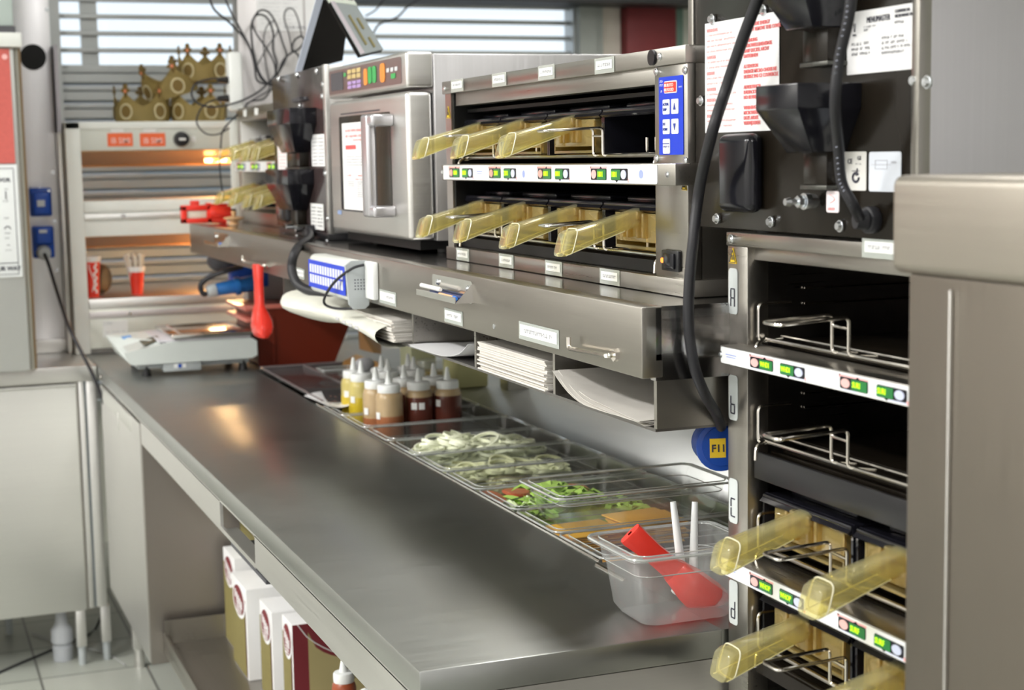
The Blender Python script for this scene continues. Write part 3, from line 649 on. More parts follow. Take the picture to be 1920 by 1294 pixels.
b = MB(); b.box(SX-.012, SX-.0005, 2.915, 2.97, 1.25, 1.322, .002); b.obj('mounting_plate', WPL, t)
b = MB(); b.tube([(kx+.03, 2.965, 1.315), (kx+.005, 2.96, 1.309), (kx-.012, 3.02, 1.282), (kx-.014, 3.09, 1.25), (kx-.008, 3.125, 1.228), (kx+.01, 3.10, 1.220), (kx+.03, 3.02, 1.226)], .0028); b.obj('lead', RUB, t)
# red scoop on the far hook
xx = SX-.014
scoop('fry_scoop', (xx, 3.93, 1.262), (xx, 3.925, 1.078), (0, 1, 0), 'red plastic scoop hanging from the hook on the shelf lip', wide=.072, cup=.118, th=.016, L1=.60)
# cling film wrapped round the near corner
b = MB()
for k in range(3):
    a = .10*k
    b.grid(lambda u, v, k=k: (SX+.025+.12*u, SY0-.004-.003*math.sin(9*u+k)-.002*v, 1.325-.012*k*(1-u*.9)-.010*v-.028*u*(k % 3)), 10, 3)
b.grid(lambda u, v: (SX+.005+.16*u, SY0-.003-.002*math.sin(20*u+4*v), 1.327-.060*v+.004*math.sin(8*u)), 16, 8)
b.grid(lambda u, v: (SX+.12+.06*u, SY0-.004-.003*math.sin(20*u+4*v), 1.322-.085*v), 10, 6)
b.obj('cling_film', FILM, label='crumpled clear cling film tied round the cable at the shelf corner', cat='film')

# ================================================================== HOLDING CABINETS
GRN = mat('lcd_green', (.02, .20, .05), .3); LCD = mat('lcd_yellow', (.55, .95, .02), .4, emis=.8); PKB = mat('button_pink', (.85, .50, .48), .4); BLB = mat('button_lilac', (.62, .67, .86), .4)
WIN = mat('display_window', (.012, .012, .02), .2); LILAC = mat('lilac_print', (.70, .74, .92), .6); PKP = mat('pink_print', (.93, .50, .50), .6)
WARN = mat('warning_yellow', (.90, .62, .02), .5)
def warning(par, o, s, RU=NX):
    R, U = RU; o = Vector(o); N = R.cross(U)
    b = MB(); b.poly([o+R*0-U*s*1.1, o+R*s-U*s*1.1, o+R*s*.5+U*0], .0008, N); w_ = b.obj('warning_sticker', WARN, par)
    b = MB(); o2 = o+N*.001
    for p, q in (((.12, 1.02), (.88, 1.02)), ((.10, 1.0), (.5, .16)), ((.9, 1.0), (.5, .16))):
        b.tube([o2+R*s*p[0]-U*s*p[1], o2+R*s*q[0]-U*s*q[1]], .0006, 4, False)
    for i in range(3): b.tube([o2+R*s*(.36+.14*i)-U*s*.85, o2+R*s*(.40+.14*i)-U*s*.68, o2+R*s*(.36+.14*i)-U*s*.5], .0005, 4)
    b.obj('symbol', INK, w_)
def strip(par, x, yf, yn, z0, z1, comps, texts, endcap=.03, white0=.008, white1=None, icons=True):
    # control strip along the front: comps = list of y centres (far to near)
    h = z1-z0
    b = MB(); b.box(x, x+.05, yn, yf, z0, z1, .0015); s = b.obj('control_strip', S_CAB, par)
    o = Vector((x, yf, z1)); R, U = NX; W = yf-yn
    b = MB(); rquad(b, o, R, U, white0, W-(endcap if white1 is None else white1), h*.06, h*.94, .003, .0003); b.obj('white_fascia', mat('fascia_white', (.86, .88, .90), .35), s)
    screws(s, [(x, yy, (z0+z1)/2) for yy in (yf-.004, yn+endcap*.6)], (-1, 0, 0), .0035, .003)
    for i, yc in enumerate(comps):
        u = yf-yc; k = h/.028
        a0, a1 = .0645, .0125   # window spans, in metres from the centre
        d = MB(); rquad(d, o, R, U, u-.0635, u-.011, h*.24, h*.80, .002, .0012); rquad(d, o, R, U, u+.006, u+.0585, h*.24, h*.80, .002, .0012)
        for uu, vv in ((u-.030, h*.24), (u+.023, h*.80)):
            s1 = 1 if vv > h*.5 else -1; N = R.cross(U); p = o+N*.0012+R*uu-U*vv
            d.poly([p-R*.004, p+R*.004, p-U*s1*h*.10], .0006, N)
        d.obj('timer_display', WIN, s); dd = s
        d = MB(); rquad(d, o, R, U, u-.041, u-.0115, h*.28, h*.78, .001, .0018); rquad(d, o, R, U, u+.0065, u+.036, h*.28, h*.78, .001, .0018); d.obj('screen', GRN, dd)
        d = MB(); tx = texts[i % len(texts)]
        textmesh(d, tx, o+R*(u-.0385)-U*h*.64, R, U, h*.38, .0030, bold=.0001, xs=.86); textmesh(d, tx, o+R*(u+.0085)-U*h*.64, R, U, h*.38, .0030, bold=.0001, xs=.86)
        d.obj('digits', LCD, dd)
        d = MB(); ell(d, o, R, U, u-.052, h*.52, .0085, h*.22, .0022); d.obj('pink_button', PKB, dd)
        d = MB(); ell(d, o, R, U, u+.0475, h*.52, .0085, h*.22, .0022); d.obj('lilac_button', BLB, dd)
        d = MB(); quad(d, o, R, U, u-.066, u-.010, h*.14, h*.235, .0008); quad(d, o, R, U, u-.067, u-.0635, h*.14, h*.30, .0008); quad(d, o, R, U, u+.0585, u+.0615, h*.72, h*.9, .0008); d.obj('pink_marking', PKP, dd)
        d = MB(); quad(d, o, R, U, u+.026, u+.058, h*.81, h*.89, .0008); quad(d, o, R, U, u-.058, u-.034, h*.83, h*.88, .0008); d.obj('lilac_marking', LILAC, dd)
    if icons:
        d = MB(); u = (yf-comps[0])-.112 if len(comps) < 3 else (yf-comps[0])+.092
        quad(d, o, R, U, u-.013, u+.013, h*.40, h*.45, .0008); quad(d, o, R, U, u-.011, u+.011, h*.53, h*.57, .0008)
        if len(comps) > 2: ell(d, o, R, U, yf-comps[3]+.10, h*.5, .006, h*.2, .0008); ell(d, o, R, U, yf-comps[1]+.092, h*.55, .005, h*.2, .0008)
        d.obj('blue_marking', mat('faded_blue_ink', (.35, .42, .78), .6), s)
        d = MB(); u = yf-(comps[0]+comps[1])/2 if len(comps) < 3 else yf-(comps[2]+comps[3])/2
        N = R.cross(U); p = o+N*.0008+R*(u-.012)-U*h*.66
        for q in ((p, p+R*.008+U*0, p+R*.004+U*h*.26),): d.tube([q[0], q[2], q[1], q[0]], .0005, 4, False)
        d.obj('faded_symbol', PKP, s)
    return s
def rack(par, x, yf, yn, z, divs, hook=True, guard=.085, gh=.042):
    # bent-wire rest: two long rods, a ladder-shaped guard at each divider whose loop reaches out over the front
    b = MB(); b.tube([(x+.010, yf-.01, z), (x+.010, yn+.005, z)], .0028, smooth=False); b.tube([(x+.034, yf-.01, z+.002), (x+.034, yn+.005, z+.002)], .0024, smooth=False)
    b.wire([(x+.010, yf-.012, z), (x-.006, yf-.016, z-.004), (x-.008, yf-.018, z-.022)], .0026); b.wire([(x+.010, yn+.008, z), (x-.006, yn+.006, z-.004), (x-.008, yn+.004, z-.022)], .0026)
    if hook: b.wire([(x+.05, yf-.004, z+gh), (x+.004, yf-.004, z+gh), (x+.004, yf-.004, z-.004), (x+.03, yf-.02, z)], .0022)
    for yd in divs:
        y0, y1 = yd+.018, yd-.016
        b.wire([(x-guard, yd, z+gh-.004), (x-guard, y0+.001, z+gh-.004), (x+.006, y0, z+gh), (x+.006, y0, z), (x+.02, y0-.03, z+.002)], .0021, .007)
        b.wire([(x-guard, yd, z+gh-.004), (x-guard, y1-.001, z+gh-.004), (x+.006, y1, z+gh), (x+.006, y1, z), (x+.02, y1-.035, z+.002)], .0021, .007)
        b.tube([(x+.006, y0, z+gh*.72), (x+.006, y1, z+gh*.70)], .002, smooth=False)
        for q in (.075, .105): b.wire([(x+.06, yd-q, z+.002), (x+.05, yd-q, z+.003), (x+.05, yd-q, z+.026)], .0026)
    return b.obj('wire_rack', WIRE, par)
def cover(par, x, y0, y1, z, wall=.07):
    # black heat cover over one pan position: flange, raised ridge, side skirts
    b = MB(); b.box(x+.004, x+.34, y0+.003, y1-.003, z-.006, z, .002); b.box(x+.03, x+.30, y0+.03, y1-.03, z, z+.0085, .003); b.hull([(x+.0, y0+.003, z-.009), (x+.0, y1-.003, z-.009), (x+.010, y0+.003, z+.001), (x+.010, y1-.003, z+.001), (x+.004, y0+.003, z-.012), (x+.004, y1-.003, z-.012)])
    b.box(x+.006, x+.32, y0+.001, y0+.005, z-wall, z-.004); b.box(x+.006, x+.32, y1-.005, y1-.001, z-wall, z-.004)
    return b.obj('pan_cover', BLKG, par)
def foodpan_at(x, yc, z, label, group, first=[None], tip=.118):
    # amber pan: trough with a front wall and a long hollow pull handle tilting down towards the cook
    if first[0] is not None: return dup(first[0], (x, yc, z), label, group)
    t = thing('handled_pan', (x, yc, z), label, 'food pan', group)
    b = MB(); w = .078
    b.box(x+.012, x+.016, yc-w, yc+w, z+.012, z+.052, .0015); b.box(x+.012, x+.30, yc-w, yc-w+.003, z+.004, z+.05); b.box(x+.012, x+.30, yc+w-.003, yc+w, z+.004, z+.05); b.box(x+.012, x+.30, yc-w, yc+w, z+.002, z+.006); b.box(x+.297, x+.30, yc-w, yc+w, z+.004, z+.05)
    b.box(x+.012, x+.30, yc-w-.002, yc+w+.002, z+.050, z+.0535, .001)
    b.obj('pan', AMBD, t)
    b = MB()
    for yy in (-.030, -.012, .020, .036): b.box(x+.004, x+.013, yc+yy, yc+yy+.007, z+.018, z+.054, .002)
    b.box(x+.000, x+.012, yc-.020, yc+.026, z+.044, z+.057, .003); b.obj('bracket', AMBD, t)
    b = MB()
    def sec(u, w_, h_, dz=0):   # rounded section, u = distance outwards
        cx = x-u+.008; cz = z+.048-u*.30+dz; n_ = 20; R = []
        for i in range(n_):
            a = 2*PI*i/n_; cy = math.copysign(abs(math.cos(a))**.45, math.cos(a)); cz2 = math.copysign(abs(math.sin(a))**.45, math.sin(a)); R.append((cx+cz2*h_*.28, yc+cy*w_, cz+cz2*h_))
        return R
    o_ = [(0, .0155, .014), (.03, .0160, .0145), (.075, .0185, .0165), (.105, .0205, .018), (tip-.006, .0208, .0182), (tip-.001, .0195, .017), (tip, .016, .0135)]
    loft(b, [sec(*a) for a in o_]); 
    i_ = [(0, .0135, .012), (.03, .0140, .0125), (.075, .0162, .0142), (.105, .0180, .0155), (tip-.008, .018, .0155)]
    t2 = MB(); loft(t2, [sec(*a) for a in i_]); bmesh.ops.reverse_faces(t2.b, faces=t2.b.faces); me = bpy.data.meshes.new('q'); t2.b.to_mesh(me); b.b.from_mesh(me); bpy.data.meshes.remove(me); t2.b.free()
    h_ = b.obj('handle', AMB, t)
    b = MB(); b.box(x-.09, x+.0, yc-.0008, yc+.0008, z+.030, z+.040); 
    b = MB(); b.tube([sec(.02, .0155, .0140)[13], sec(.06, .0175, .0158)[13], sec(tip-.006, .0208, .0182)[13]], .0009, 5, False); b.tube([sec(.02, .0155, .0140)[17], sec(.06, .0175, .0158)[17], sec(tip-.006, .0208, .0182)[17]], .0009, 5, False)
    b.tube([p for p in sec(tip-.014, .0206, .018)]+[sec(tip-.014, .0206, .018)[0]], .0010, 5, False)
    b.obj('ridge', mat('amber_solid_edge', (.85, .82, .62), .2, coat=.5), h_)
    first[0] = t; return t

# --- wide two-deck cabinet on the overshelf
HX = .97; HY0, HY1 = 1.855, 2.822
t = thing('holding_cabinet', (1.25, 2.34, 1.33), 'two-deck food holding cabinet with a blue control panel standing on the overshelf', 'cabinet')
b = MB(); b.box(HX-.004, 1.55, HY0-.008, HY1, 1.3305, 1.3535, .0015); b.obj('plinth', S_CAB, t)
b = MB(); b.box(HX-.004, 1.55, HY0-.002, HY1+.004, 1.6355, 1.6585, .0015); b.box(HX+.004, HX+.03, HY0+.10, HY1-.05, 1.612, 1.6355, .001); b.obj('lid', S_CAB, t)
each(t, 'side_panel', S_CAB, [(HX+.021, 1.55, HY0, HY0+.003, 1.3535, 1.6355), (HX, 1.55, HY1-.034, HY1-.002, 1.3535, 1.6355)]); each(t, 'control_column', S_CAB, [(HX, HX+.02, HY0, HY0+.095, 1.3535, 1.6352)], .001)
b = MB(); b.box(HX+.02, 1.54, HY0+.09, HY0+.096, 1.3535, 1.6352); b.box(HX+.004, 1.54, HY1-.040, HY1-.034, 1.3535, 1.6352); b.box(1.53, 1.54, HY0+.09, HY1-.034, 1.3535, 1.6352); b.box(HX+.01, 1.54, HY0+.09, HY1-.034, 1.477, 1.505); b.box(HX+.03, 1.53, HY0+.09, HY1-.034, 1.60, 1.606); b.box(HX+.012, HX+.016, HY0+.09, HY1-.04, 1.356, 1.372)
b.box(HX+.016, 1.53, HY0+.09, HY1-.034, 1.354, 1.37); b.obj('oven_liner', VOID, t)
HDIV = [2.595, 2.383, 2.171]; HC_C = [2.664, 2.459, 2.242, 2.040]
for zz in (1.586, 1.449):
    e = [HY1-.04]+HDIV+[HY0+.095]
    for a, c in zip(e, e[1:]): cover(t, HX+.018, c, a, zz)
rack(t, HX+.01, HY1-.045, HY0+.098, 1.517, [2.595, 2.171]); rack(t, HX+.01, HY1-.045, HY0+.098, 1.378, [2.595, 2.171])
strip(t, .945, 2.776, 1.842, 1.4775, 1.5065, HC_C, ['0800', '2001', '0801', '1801'], endcap=.035, white0=.012, white1=.05)
o = Vector((HX, 1.935, 1.6205)); R, U = NX
b = MB(); rquad(b, o, R, U, 0, .070, 0, .103, .002, .0004); cp = b.obj('control_panel', BLUEP, t)
b = MB(); rquad(b, o, R, U, .018, .054, .006, .022, .002, .0014); b.obj('display_frame', LABEL, cp)
b = MB(); rquad(b, o, R, U, .0195, .0525, .0075, .0205, .001, .0024); b.obj('red_display', mat('red_led', (.75, .03, .02), .3, emis=1.2), cp)
b = MB(); textmesh(b, '88.8UTO', o+R*.020-U*.0135, R, U, .0062, .0034, xs=1.1); textmesh(b, '88.FOOD', o+R*.020-U*.0195, R, U, .0062, .0034, xs=1.1); b.obj('digits', mat('led_pink', (.95, .55, .5), .4, emis=.8), cp)
b = MB()
for (u0, v0) in ((.013, .030), (.038, .030), (.013, .056), (.038, .056), (.013, .082)): rquad(b, o, R, U, u0, u0+.020, v0, v0+.0195, .002, .0014)
b.obj('button', LABEL, cp)
b = MB(); N = R.cross(U)
for v, s1 in ((.040, 1), (.066, -1)):
    p = o+N*.0026+R*.048-U*v; b.poly([p-R*.0035-U*s1*.004, p+R*.0035-U*s1*.004, p+U*s1*.005], .0004, N)
for tx, v in (('ACTUAL', .038), ('TEMP', .045), ('SET', .064), ('POINT', .071)): textmesh(b, tx, o+R*.0145-U*v, R, U, .0052, .0026, xs=.85)
quad(b, o, R, U, .014, .032, .0875, .0885, .0026); scrib(b, o, R, U, .0155, .031, .091, .003, .0026); b.obj('lettering', mat('blue_ink', (.03, .06, .35), .5), cp)
b = MB(); scrib(b, o, R, U, .003, .012, .004, .003, .0012); scrib(b, o, R, U, .003, .012, .009, .003, .0012); scrib(b, o, R, U, .003, .012, .017, .003, .0012); scrib(b, o, R, U, .058, .067, .014, .002, .0012); b.obj('white_marking', LABEL, cp)
screws(t, [(HX, yy, zz) for (yy, zz) in ((1.944, 1.629), (1.860, 1.626), (1.944, 1.513), (1.860, 1.510))], (-1, 0, 0), .0042, .0035)
warning(t, (HX-.0005, 1.8705, 1.4865), .014); warning(t, (HX-.0005, 2.812, 1.613), .020)
b = MB(); b.box(HX-.005, HX, 1.874, 1.924, 1.3625, 1.3905, .002); sw = b.obj('power_switch', BLK, t)
b = MB(); b.box(HX-.0085, HX-.004, 1.882, 1.912, 1.366, 1.387, .0015); b.obj('rocker', BLKG, sw)
b = MB(); ell(b, (HX-.0055, 1.922, 1.3855), *NX, .004, .009, .0045, .0035, .0004); b.obj('indicator', mat('neon_orange', (1, .18, .02), .4, emis=3), sw)
b = MB(); b.cyl((HX-.004, 1.945, 1.6475), (HX-.008, 1.945, 1.6475), .0105, n=24); b.obj('grommet', BLK, t)
screws(t, [(HX-.004, 1.924, 1.6475), (HX-.004, 2.808, 1.645)], (-1, 0, 0), .004)
for (yy, zz) in ((2.765, 1.655), (2.552, 1.6545), (2.345, 1.6555), (2.128, 1.6535)): panlabel(t, 'label', Vector((HX-.0045, yy, zz)), NX[0], NX[1], .055, .0125)
for (yy, zz) in ((2.755, 1.350), (2.535, 1.3505), (2.328, 1.3505), (2.118, 1.3500)): panlabel(t, 'label', Vector((HX-.0045, yy, zz)), NX[0], NX[1], .056, .0125)
GH = 'amber handled pans in the holding cabinets'
FPX = HX+.012
for yc, lab in ((2.700, 'amber handled pan in the upper deck of the wide cabinet, farthest of three'), (2.492, 'amber handled pan in the upper deck of the wide cabinet, middle of three'), (2.280, 'amber handled pan in the upper deck of the wide cabinet, nearest of three')):
    foodpan_at(FPX, yc, 1.520, lab, GH)
for yc, lab in ((2.690, 'amber handled pan in the lower deck of the wide cabinet, farthest of four'), (2.488, 'amber handled pan in the lower deck of the wide cabinet, second farthest of four'), (2.272, 'amber handled pan in the lower deck of the wide cabinet, second nearest of four'), (2.052, 'amber handled pan in the lower deck of the wide cabinet, nearest of four')):
    foodpan_at(FPX, yc, 1.382, lab, GH)

# --- far two-deck cabinet, beyond the black microwave
t = thing('holding_cabinet', (1.25, 4.5, 1.33), 'small far two-deck food holding cabinet at the far end of the overshelf', 'cabinet')
X2 = 1.02; A0, A1 = 4.205, 4.93
b = MB(); b.box(X2-.004, 1.5, A0, A1, 1.3305, 1.366, .0015); b.obj('plinth', S_CAB, t)
b = MB(); b.box(X2-.004, 1.5, A0, A1, 1.640, 1.680, .0015); b.obj('lid', S_CAB, t)
b = MB(); b.box(X2, 1.5, A1-.02, A1, 1.366, 1.64, .002); b.obj('casing', S_LT, t)
b = MB(); b.box(X2+.01, 1.48, A0, A0+.005, 1.366, 1.635); b.box(1.47, 1.48, A0, A1-.02, 1.366, 1.64); b.box(X2+.01, 1.48, A0, A1-.02, 1.49, 1.515); b.obj('oven_liner', VOID, t)
strip(t, .995, 4.90, 4.20, 1.486, 1.518, [4.80, 4.60, 4.38], ['0800'], endcap=.01, white1=.004, icons=False)
for zz in (1.585, 1.449):
    for a in (4.21, 4.39, 4.57, 4.74): cover(t, X2+.018, a, a+.165, zz)
for yy in (4.84, 4.68): b = MB(); quad(b, (X2-.0045, yy, 1.672), *NX, 0, .045, 0, .02, .0004); b.obj('label', LABEL, t)
fx = X2+.012
for zz, dk, ys in ((1.520, 'upper', (4.80, 4.58, 4.39, 4.26)), (1.392, 'lower', (4.80, 4.59, 4.39, 4.25))):
    for yy, q in zip(ys, ('farthest of four', 'second farthest of four', 'second nearest of four', 'nearest of four')):
        foodpan_at(fx-.01, yy, zz, 'amber handled pan in the %s deck of the small far cabinet, %s' % (dk, q), GH)
rack(t, X2+.01, 4.88, 4.21, 1.378, [4.50]); rack(t, X2+.01, 4.88, 4.21, 1.517, [4.50], guard=.03)

# --- tall cabinet at the right with levels marked A b C d
t = thing('holding_cabinet', (1.3, 1.5, FZ), 'tall open holding cabinet at the right with levels marked A, b, C and d', 'cabinet')
RX = .985; B0, B1 = 1.226, 1.776
b = MB(); b.box(RX, RX+.03, B1-.05, B1, .80, 1.402, .001); b.obj('front_post', S_CAB, t)
b = MB(); b.box(RX-.002, 1.65, B0, B1, 1.4025, 1.4195, .001); b.box(RX+.010, RX+.03, B0, B1-.05, 1.386, 1.4026, .001); b.obj('header', S_CAB, t)
each(t, 'side_panel', S_CAB, [(RX+.03, 1.65, B1-.012, B1-.001, .45, 1.402), (RX, 1.65, B0, B0+.01, .45, 1.402)]); each(t, 'back_panel', S_CAB, [(1.64, 1.65, B0, B1, .45, 1.402)]); each(t, 'base_box', S_CAB, [(RX+.002, 1.65, B0, B1, FZ, .80)], .002)
each(t, 'side_liner', steel('liner_dark_steel', (.34, .32, .30), .24, (5, 300, 300), .06, .03), [(RX+.03, 1.64, B1-.018, B1-.012, .82, 1.40), (RX+.03, 1.64, B0+.01, B0+.016, .82, 1.40)])
for (pz, th_) in ((1.2555, .026), (1.119, .030), (.985, .028), (.858, .026)):
    b = MB(); b.box(RX+.012, 1.64, B0+.016, B1-.05, pz, pz+th_*.7)
    for k in range(3): b.box(RX+.014+.018*k, RX+.022+.018*k, B0+.016, B1-.052, pz+th_*.7, pz+th_*.7+.004, .001)
    b.box(RX+.09, 1.62, B0+.02, B1-.03, pz+th_*.7, pz+th_, .002); b.obj('heated_shelf', BLKM, t)
b = MB(); b.box(RX+.006, RX+.012, B0+.016, B1-.056, 1.112, 1.146, .001); b.obj('black_fascia', BLK, t)
for zz in (1.345, 1.325, 1.208, 1.19):
    b = MB(); b.tube([(RX+.1, B1-.021, zz), (1.6, B1-.021, zz)], .0015, smooth=False); b.obj('runner', WIRE, t)
for z_, c_, y_ in ((1.374, 'A', 0), (1.238, 'b', 0), (1.104, 'C', 0), (.970, 'd', 0)):
    b = MB(); rquad(b, (RX-.0003, 1.7715, z_), *NX, 0, .022, 0, .058, .005, .0002); l = b.obj('level_plate', mat('level_plate', (.62, .66, .66), .4), t)
    b = MB(); o = Vector((RX-.0018, 1.7655, z_-.026))
    seg = {'A': 'abcefg', 'b': 'cdefg', 'C': 'adef', 'd': 'bcdeg'}[c_]; hh = .0115; ww = .0105; R, U = NX
    T = {'a': ((0, 0), (1, 0)), 'b': ((1, 0), (1, 1)), 'c': ((1, 1), (1, 2)), 'd': ((0, 2), (1, 2)), 'e': ((0, 1), (0, 2)), 'f': ((0, 0), (0, 1)), 'g': ((0, 1), (1, 1))}
    for s_ in seg:
        (a0, a1), (c0, c1) = T[s_]; b.tube([o+R*ww*(a0*.9+.05)-U*hh*(a1+.08 if a1 != c1 else a1), o+R*ww*(c0*.9+.05)-U*hh*(c1-.08 if a1 != c1 else c1)], .0009, 5, False)
    b.obj('letter', INK, l)
warning(t, (RX-.0004, 1.770, 1.400), .018)
b = MB(); screw(b, (RX-.002, 1.762, 1.411), (-1, 0, 0), .005); b.obj('screw', SCREW, t)
strip(t, .955, 1.742, 1.235, 1.2575, 1.2805, [1.600, 1.405], ['WHDI', 'SURI'], endcap=.004, white1=.004, white0=.004)
strip(t, .955, 1.742, 1.235, .9875, 1.0115, [1.600, 1.405], ['WHOP', 'SURF'], endcap=.004, white1=.004, white0=.004)
b = MB(); each(t, 'strip_bracket', S_DK, [(.985, 1.02, 1.24, B1-.052, 1.2578, 1.262), (.985, 1.02, 1.24, B1-.052, .988, .992)])
for zz in (1.2885, 1.160, 1.0225, .894): rack(t, RX+.006, B1-.056, B0+.03, zz, [1.535], gh=.044)
for zz in (1.092, .964):
    for a, c in ((B1-.056, 1.515), (1.511, 1.315)): cover(t, RX+.012, c, a, zz)
panlabel(t, 'label', Vector((RX-.0026, 1.465, 1.4215)), NX[0], NX[1], .055, .012)
for yc, zz, lab in ((1.618, 1.030, 'amber handled pan in level C of the tall cabinet, nearer the corner post'), (1.420, 1.030, 'amber handled pan in level C of the tall cabinet, right of the first one'), (1.618, .900, 'amber handled pan in level d of the tall cabinet, lowest beside the counter corner'), (1.420, .900, 'amber handled pan in level d of the tall cabinet, cut off at the bottom right')):
    foodpan_at(RX+.010, yc, zz, lab, GH)

# ================================================================== MICROWAVES
def funnel(par, x, yc, zt, w, prot, h, name='vent_duct'):
    b = MB(); a = w/2; b.hull([(x, yc-a, zt), (x, yc+a, zt), (x-prot, yc-a, zt), (x-prot, yc+a, zt), (x-prot, yc-a, zt-h*.36), (x-prot, yc+a, zt-h*.36), (x, yc-a, zt-h*.36), (x, yc+a, zt-h*.36),
        (x-prot*.55, yc-a*.35, zt-h), (x-prot*.55, yc+a*.85, zt-h), (x, yc-a*.35, zt-h), (x, yc+a*.85, zt-h)], .0015); f_ = b.obj(name, BLKG, par)
    b = MB(); b.box(x-.024, x, yc-a*.3, yc+a*.80, zt-h-.036, zt-h+.002, .001); b.obj('duct_neck', BLKM, f_)
    b = MB(); b.box(x-.027, x, yc-a*.4, yc+a*.85, zt-h-.041, zt-h-.036, .001); b.obj('bracket', mat('dark_steel_edge', (.10, .10, .09), .35, metal=.7), f_)
    return f_
def sheetpart(par, name, o, w, h, cols, m=PAPER, RU=NX, th=.0006, r=.001, off=.0004):
    R, U = RU; b = MB(); rquad(b, o, R, U, 0, w, 0, h, r, off, th); s = b.obj(name, m, par); return s
# near one, seen from behind
MX = .985; M0, M1 = 1.378, 1.858
t = thing('microwave_oven', (1.3, 1.62, 1.42), 'large microwave oven seen from its black back, standing on the tall cabinet', 'microwave')
b = MB(); b.box(MX+.003, 1.55, M0-.012, M1+.012, 1.424, 1.88, .002); b.obj('casing', S_SIDE, t)
b = MB(); b.box(MX-.004, MX+.003, M0, M1-.004, 1.424, 1.878, .001); b.obj('back_panel', BLKM, t)
each(t, 'edge_flange', S_CAB, [(MX-.009, MX+.006, M0-.014, M0-.001, 1.424, 1.88), (MX-.006, MX+.006, M1-.002, M1+.012, 1.45, 1.88)], .001)
screws(t, [at(px, py, x=MX-.005) for px, py in ((1337, 36), (1433, 19), (1316, 189), (1717, 151), (1741, 154), (1346, 410), (1447, 416), (1577, 424))], (-1, 0, 0), .0055, .006)
o = at(1323, 45, x=MX-.0045); R, U = NX
s = sheetpart(t, 'warning_sheet', o, .182, .138, 0)
rnd = random.Random(5)
b = MB(); v = .008
for hd in ('WARNING', '', '', '', '', 'DANGER', '', '', 'DEFARE', '', '', 'DANGER', '', 'PELIGRO', '', '', 'FARA', '', ''):
    if hd: textmesh(b, hd, o+R*.006-U*(v+.0035), R, U, .0058, .0016, bold=.0001)
    else: scrib(b, o, R, U, .006, .090-rnd.random()*.03, v, .0022, .0016, rnd=rnd)
    v += .0067
b.obj('lettering', mat('faint_red_ink', (.85, .42, .42), .6), s)
b = MB(); v = .012
for hd in ('MICROWAVE ENERGY', 'DO NOT REMOVE THIS COVER', '', 'WARNUNG', 'MIKROWELLENENERGIE', 'DARF DECKEL NICHT', 'ENTFERNEN', '', 'ATTENTION', 'ENERGIE MICRO-ONDES NE', 'RETIREZ PAS CE COUVERCLE', '', 'ADVERTENCIA', 'RADIACION DE', 'NO RETIRE', '', 'WARNING', 'MICROWAVE', 'DEZE AFDEK', 'VERWIJDEREN'):
    if hd: textmesh(b, hd, o+R*.100-U*v, R, U, .0062, .0016, bold=.00012)
    v += .0062
b.obj('red_lettering', mat('bright_red_ink', (.85, .22, .22), .6), s)
o = at(1590, 25, x=MX-.0045); o2 = at(1590, 134, x=MX-.0045)
s = sheetpart(t, 'rating_plate', o, .128, o.z-o2.z+.004, 0)
b = MB(); textmesh(b, 'MENUMASTER', o+R*.038-U*.0135, R, U, .0088, .0016, xs=.76); textmesh(b, 'COMMERCIAL', o+R*.089-U*.0075, R, U, .0048, .0016, xs=.9); textmesh(b, 'MICROWAVE OVEN', o+R*.089-U*.0125, R, U, .0048, .0016, xs=.85)
scrib(b, o, R, U, .089, .105, .0155, .003, .0016); scrib(b, o, R, U, .033, .055, .0165, .0018, .0016); scrib(b, o, R, U, .033, .043, .0195, .0022, .0016)
for k in range(4): scrib(b, o, R, U, .066, .066+.040+.005*(k % 3), .030+.0052*k, .0028, .0016)
for k in range(3): scrib(b, o, R, U, .010, .022, .033+.0052*k, .0028, .0016); scrib(b, o, R, U, .026, .044, .033+.0052*k, .0028, .0016)
N = R.cross(U)
for a, c in (((.013, .013), (.017, .013)), ((.0135, .013), (.0142, .021)), ((.0165, .013), (.0158, .021)), ((.0142, .021), (.0158, .021))): b.tube([o+N*.0014+R*a[0]-U*a[1], o+N*.0014+R*c[0]-U*c[1]], .0004, 4, False)
quad(b, o, R, U, .0125, .0180, .0238, .0255, .0016); b.obj('lettering', INK, s)
funnel(t, MX-.004, 1.517, 1.5915, .088, .080, .074)
funnel(t, MX-.004, 1.517, 1.5915+.135, .092, .080, .074)
b = MB(); p0 = at(1352, 252, x=MX-.018); p1 = at(1415, 400, x=MX-.018); b.box(MX-.026, MX-.003, p1.y, p0.y, p1.z, p0.z, .012, 4); b.obj('cover_cap', BLKG, t)
o = at(1566, 285, x=MX-.0045); s = sheetpart(t, 'approval_label', o, .062, .042, 0, mat('cream_label', (.74, .73, .70), .5), r=.002)
b = MB(); textmesh(b, 'CE', o+R*.027-U*.013, R, U, .0078, .0016); textmesh(b, 'GS', o+R*.046-U*.009, R, U, .006, .0016); scrib(b, o, R, U, .043, .055, .0125, .0016, .0016)
N = R.cross(U); c0 = o+N*.0014+R*.043-U*.028
for rr in (.0050, .0068): b.tube([c0+R*rr*math.cos(a)+U*rr*math.sin(a)*.8 for a in [PI*1.8*k/12+.7 for k in range(13)]], .0008, 5, False)
b.tube([c0+R*.001+U*.002, c0+R*.003+U*.010], .0009, 5, False); quad(b, o, R, U, .036, .05, .0205, .0211, .0014); b.tube([o+N*.0014+R*(.017+.004*math.cos(a))-U*(.008+.004*math.sin(a)) for a in [2*PI*k/10 for k in range(11)]], .0004, 4, False); b.obj('symbols', INK, s)
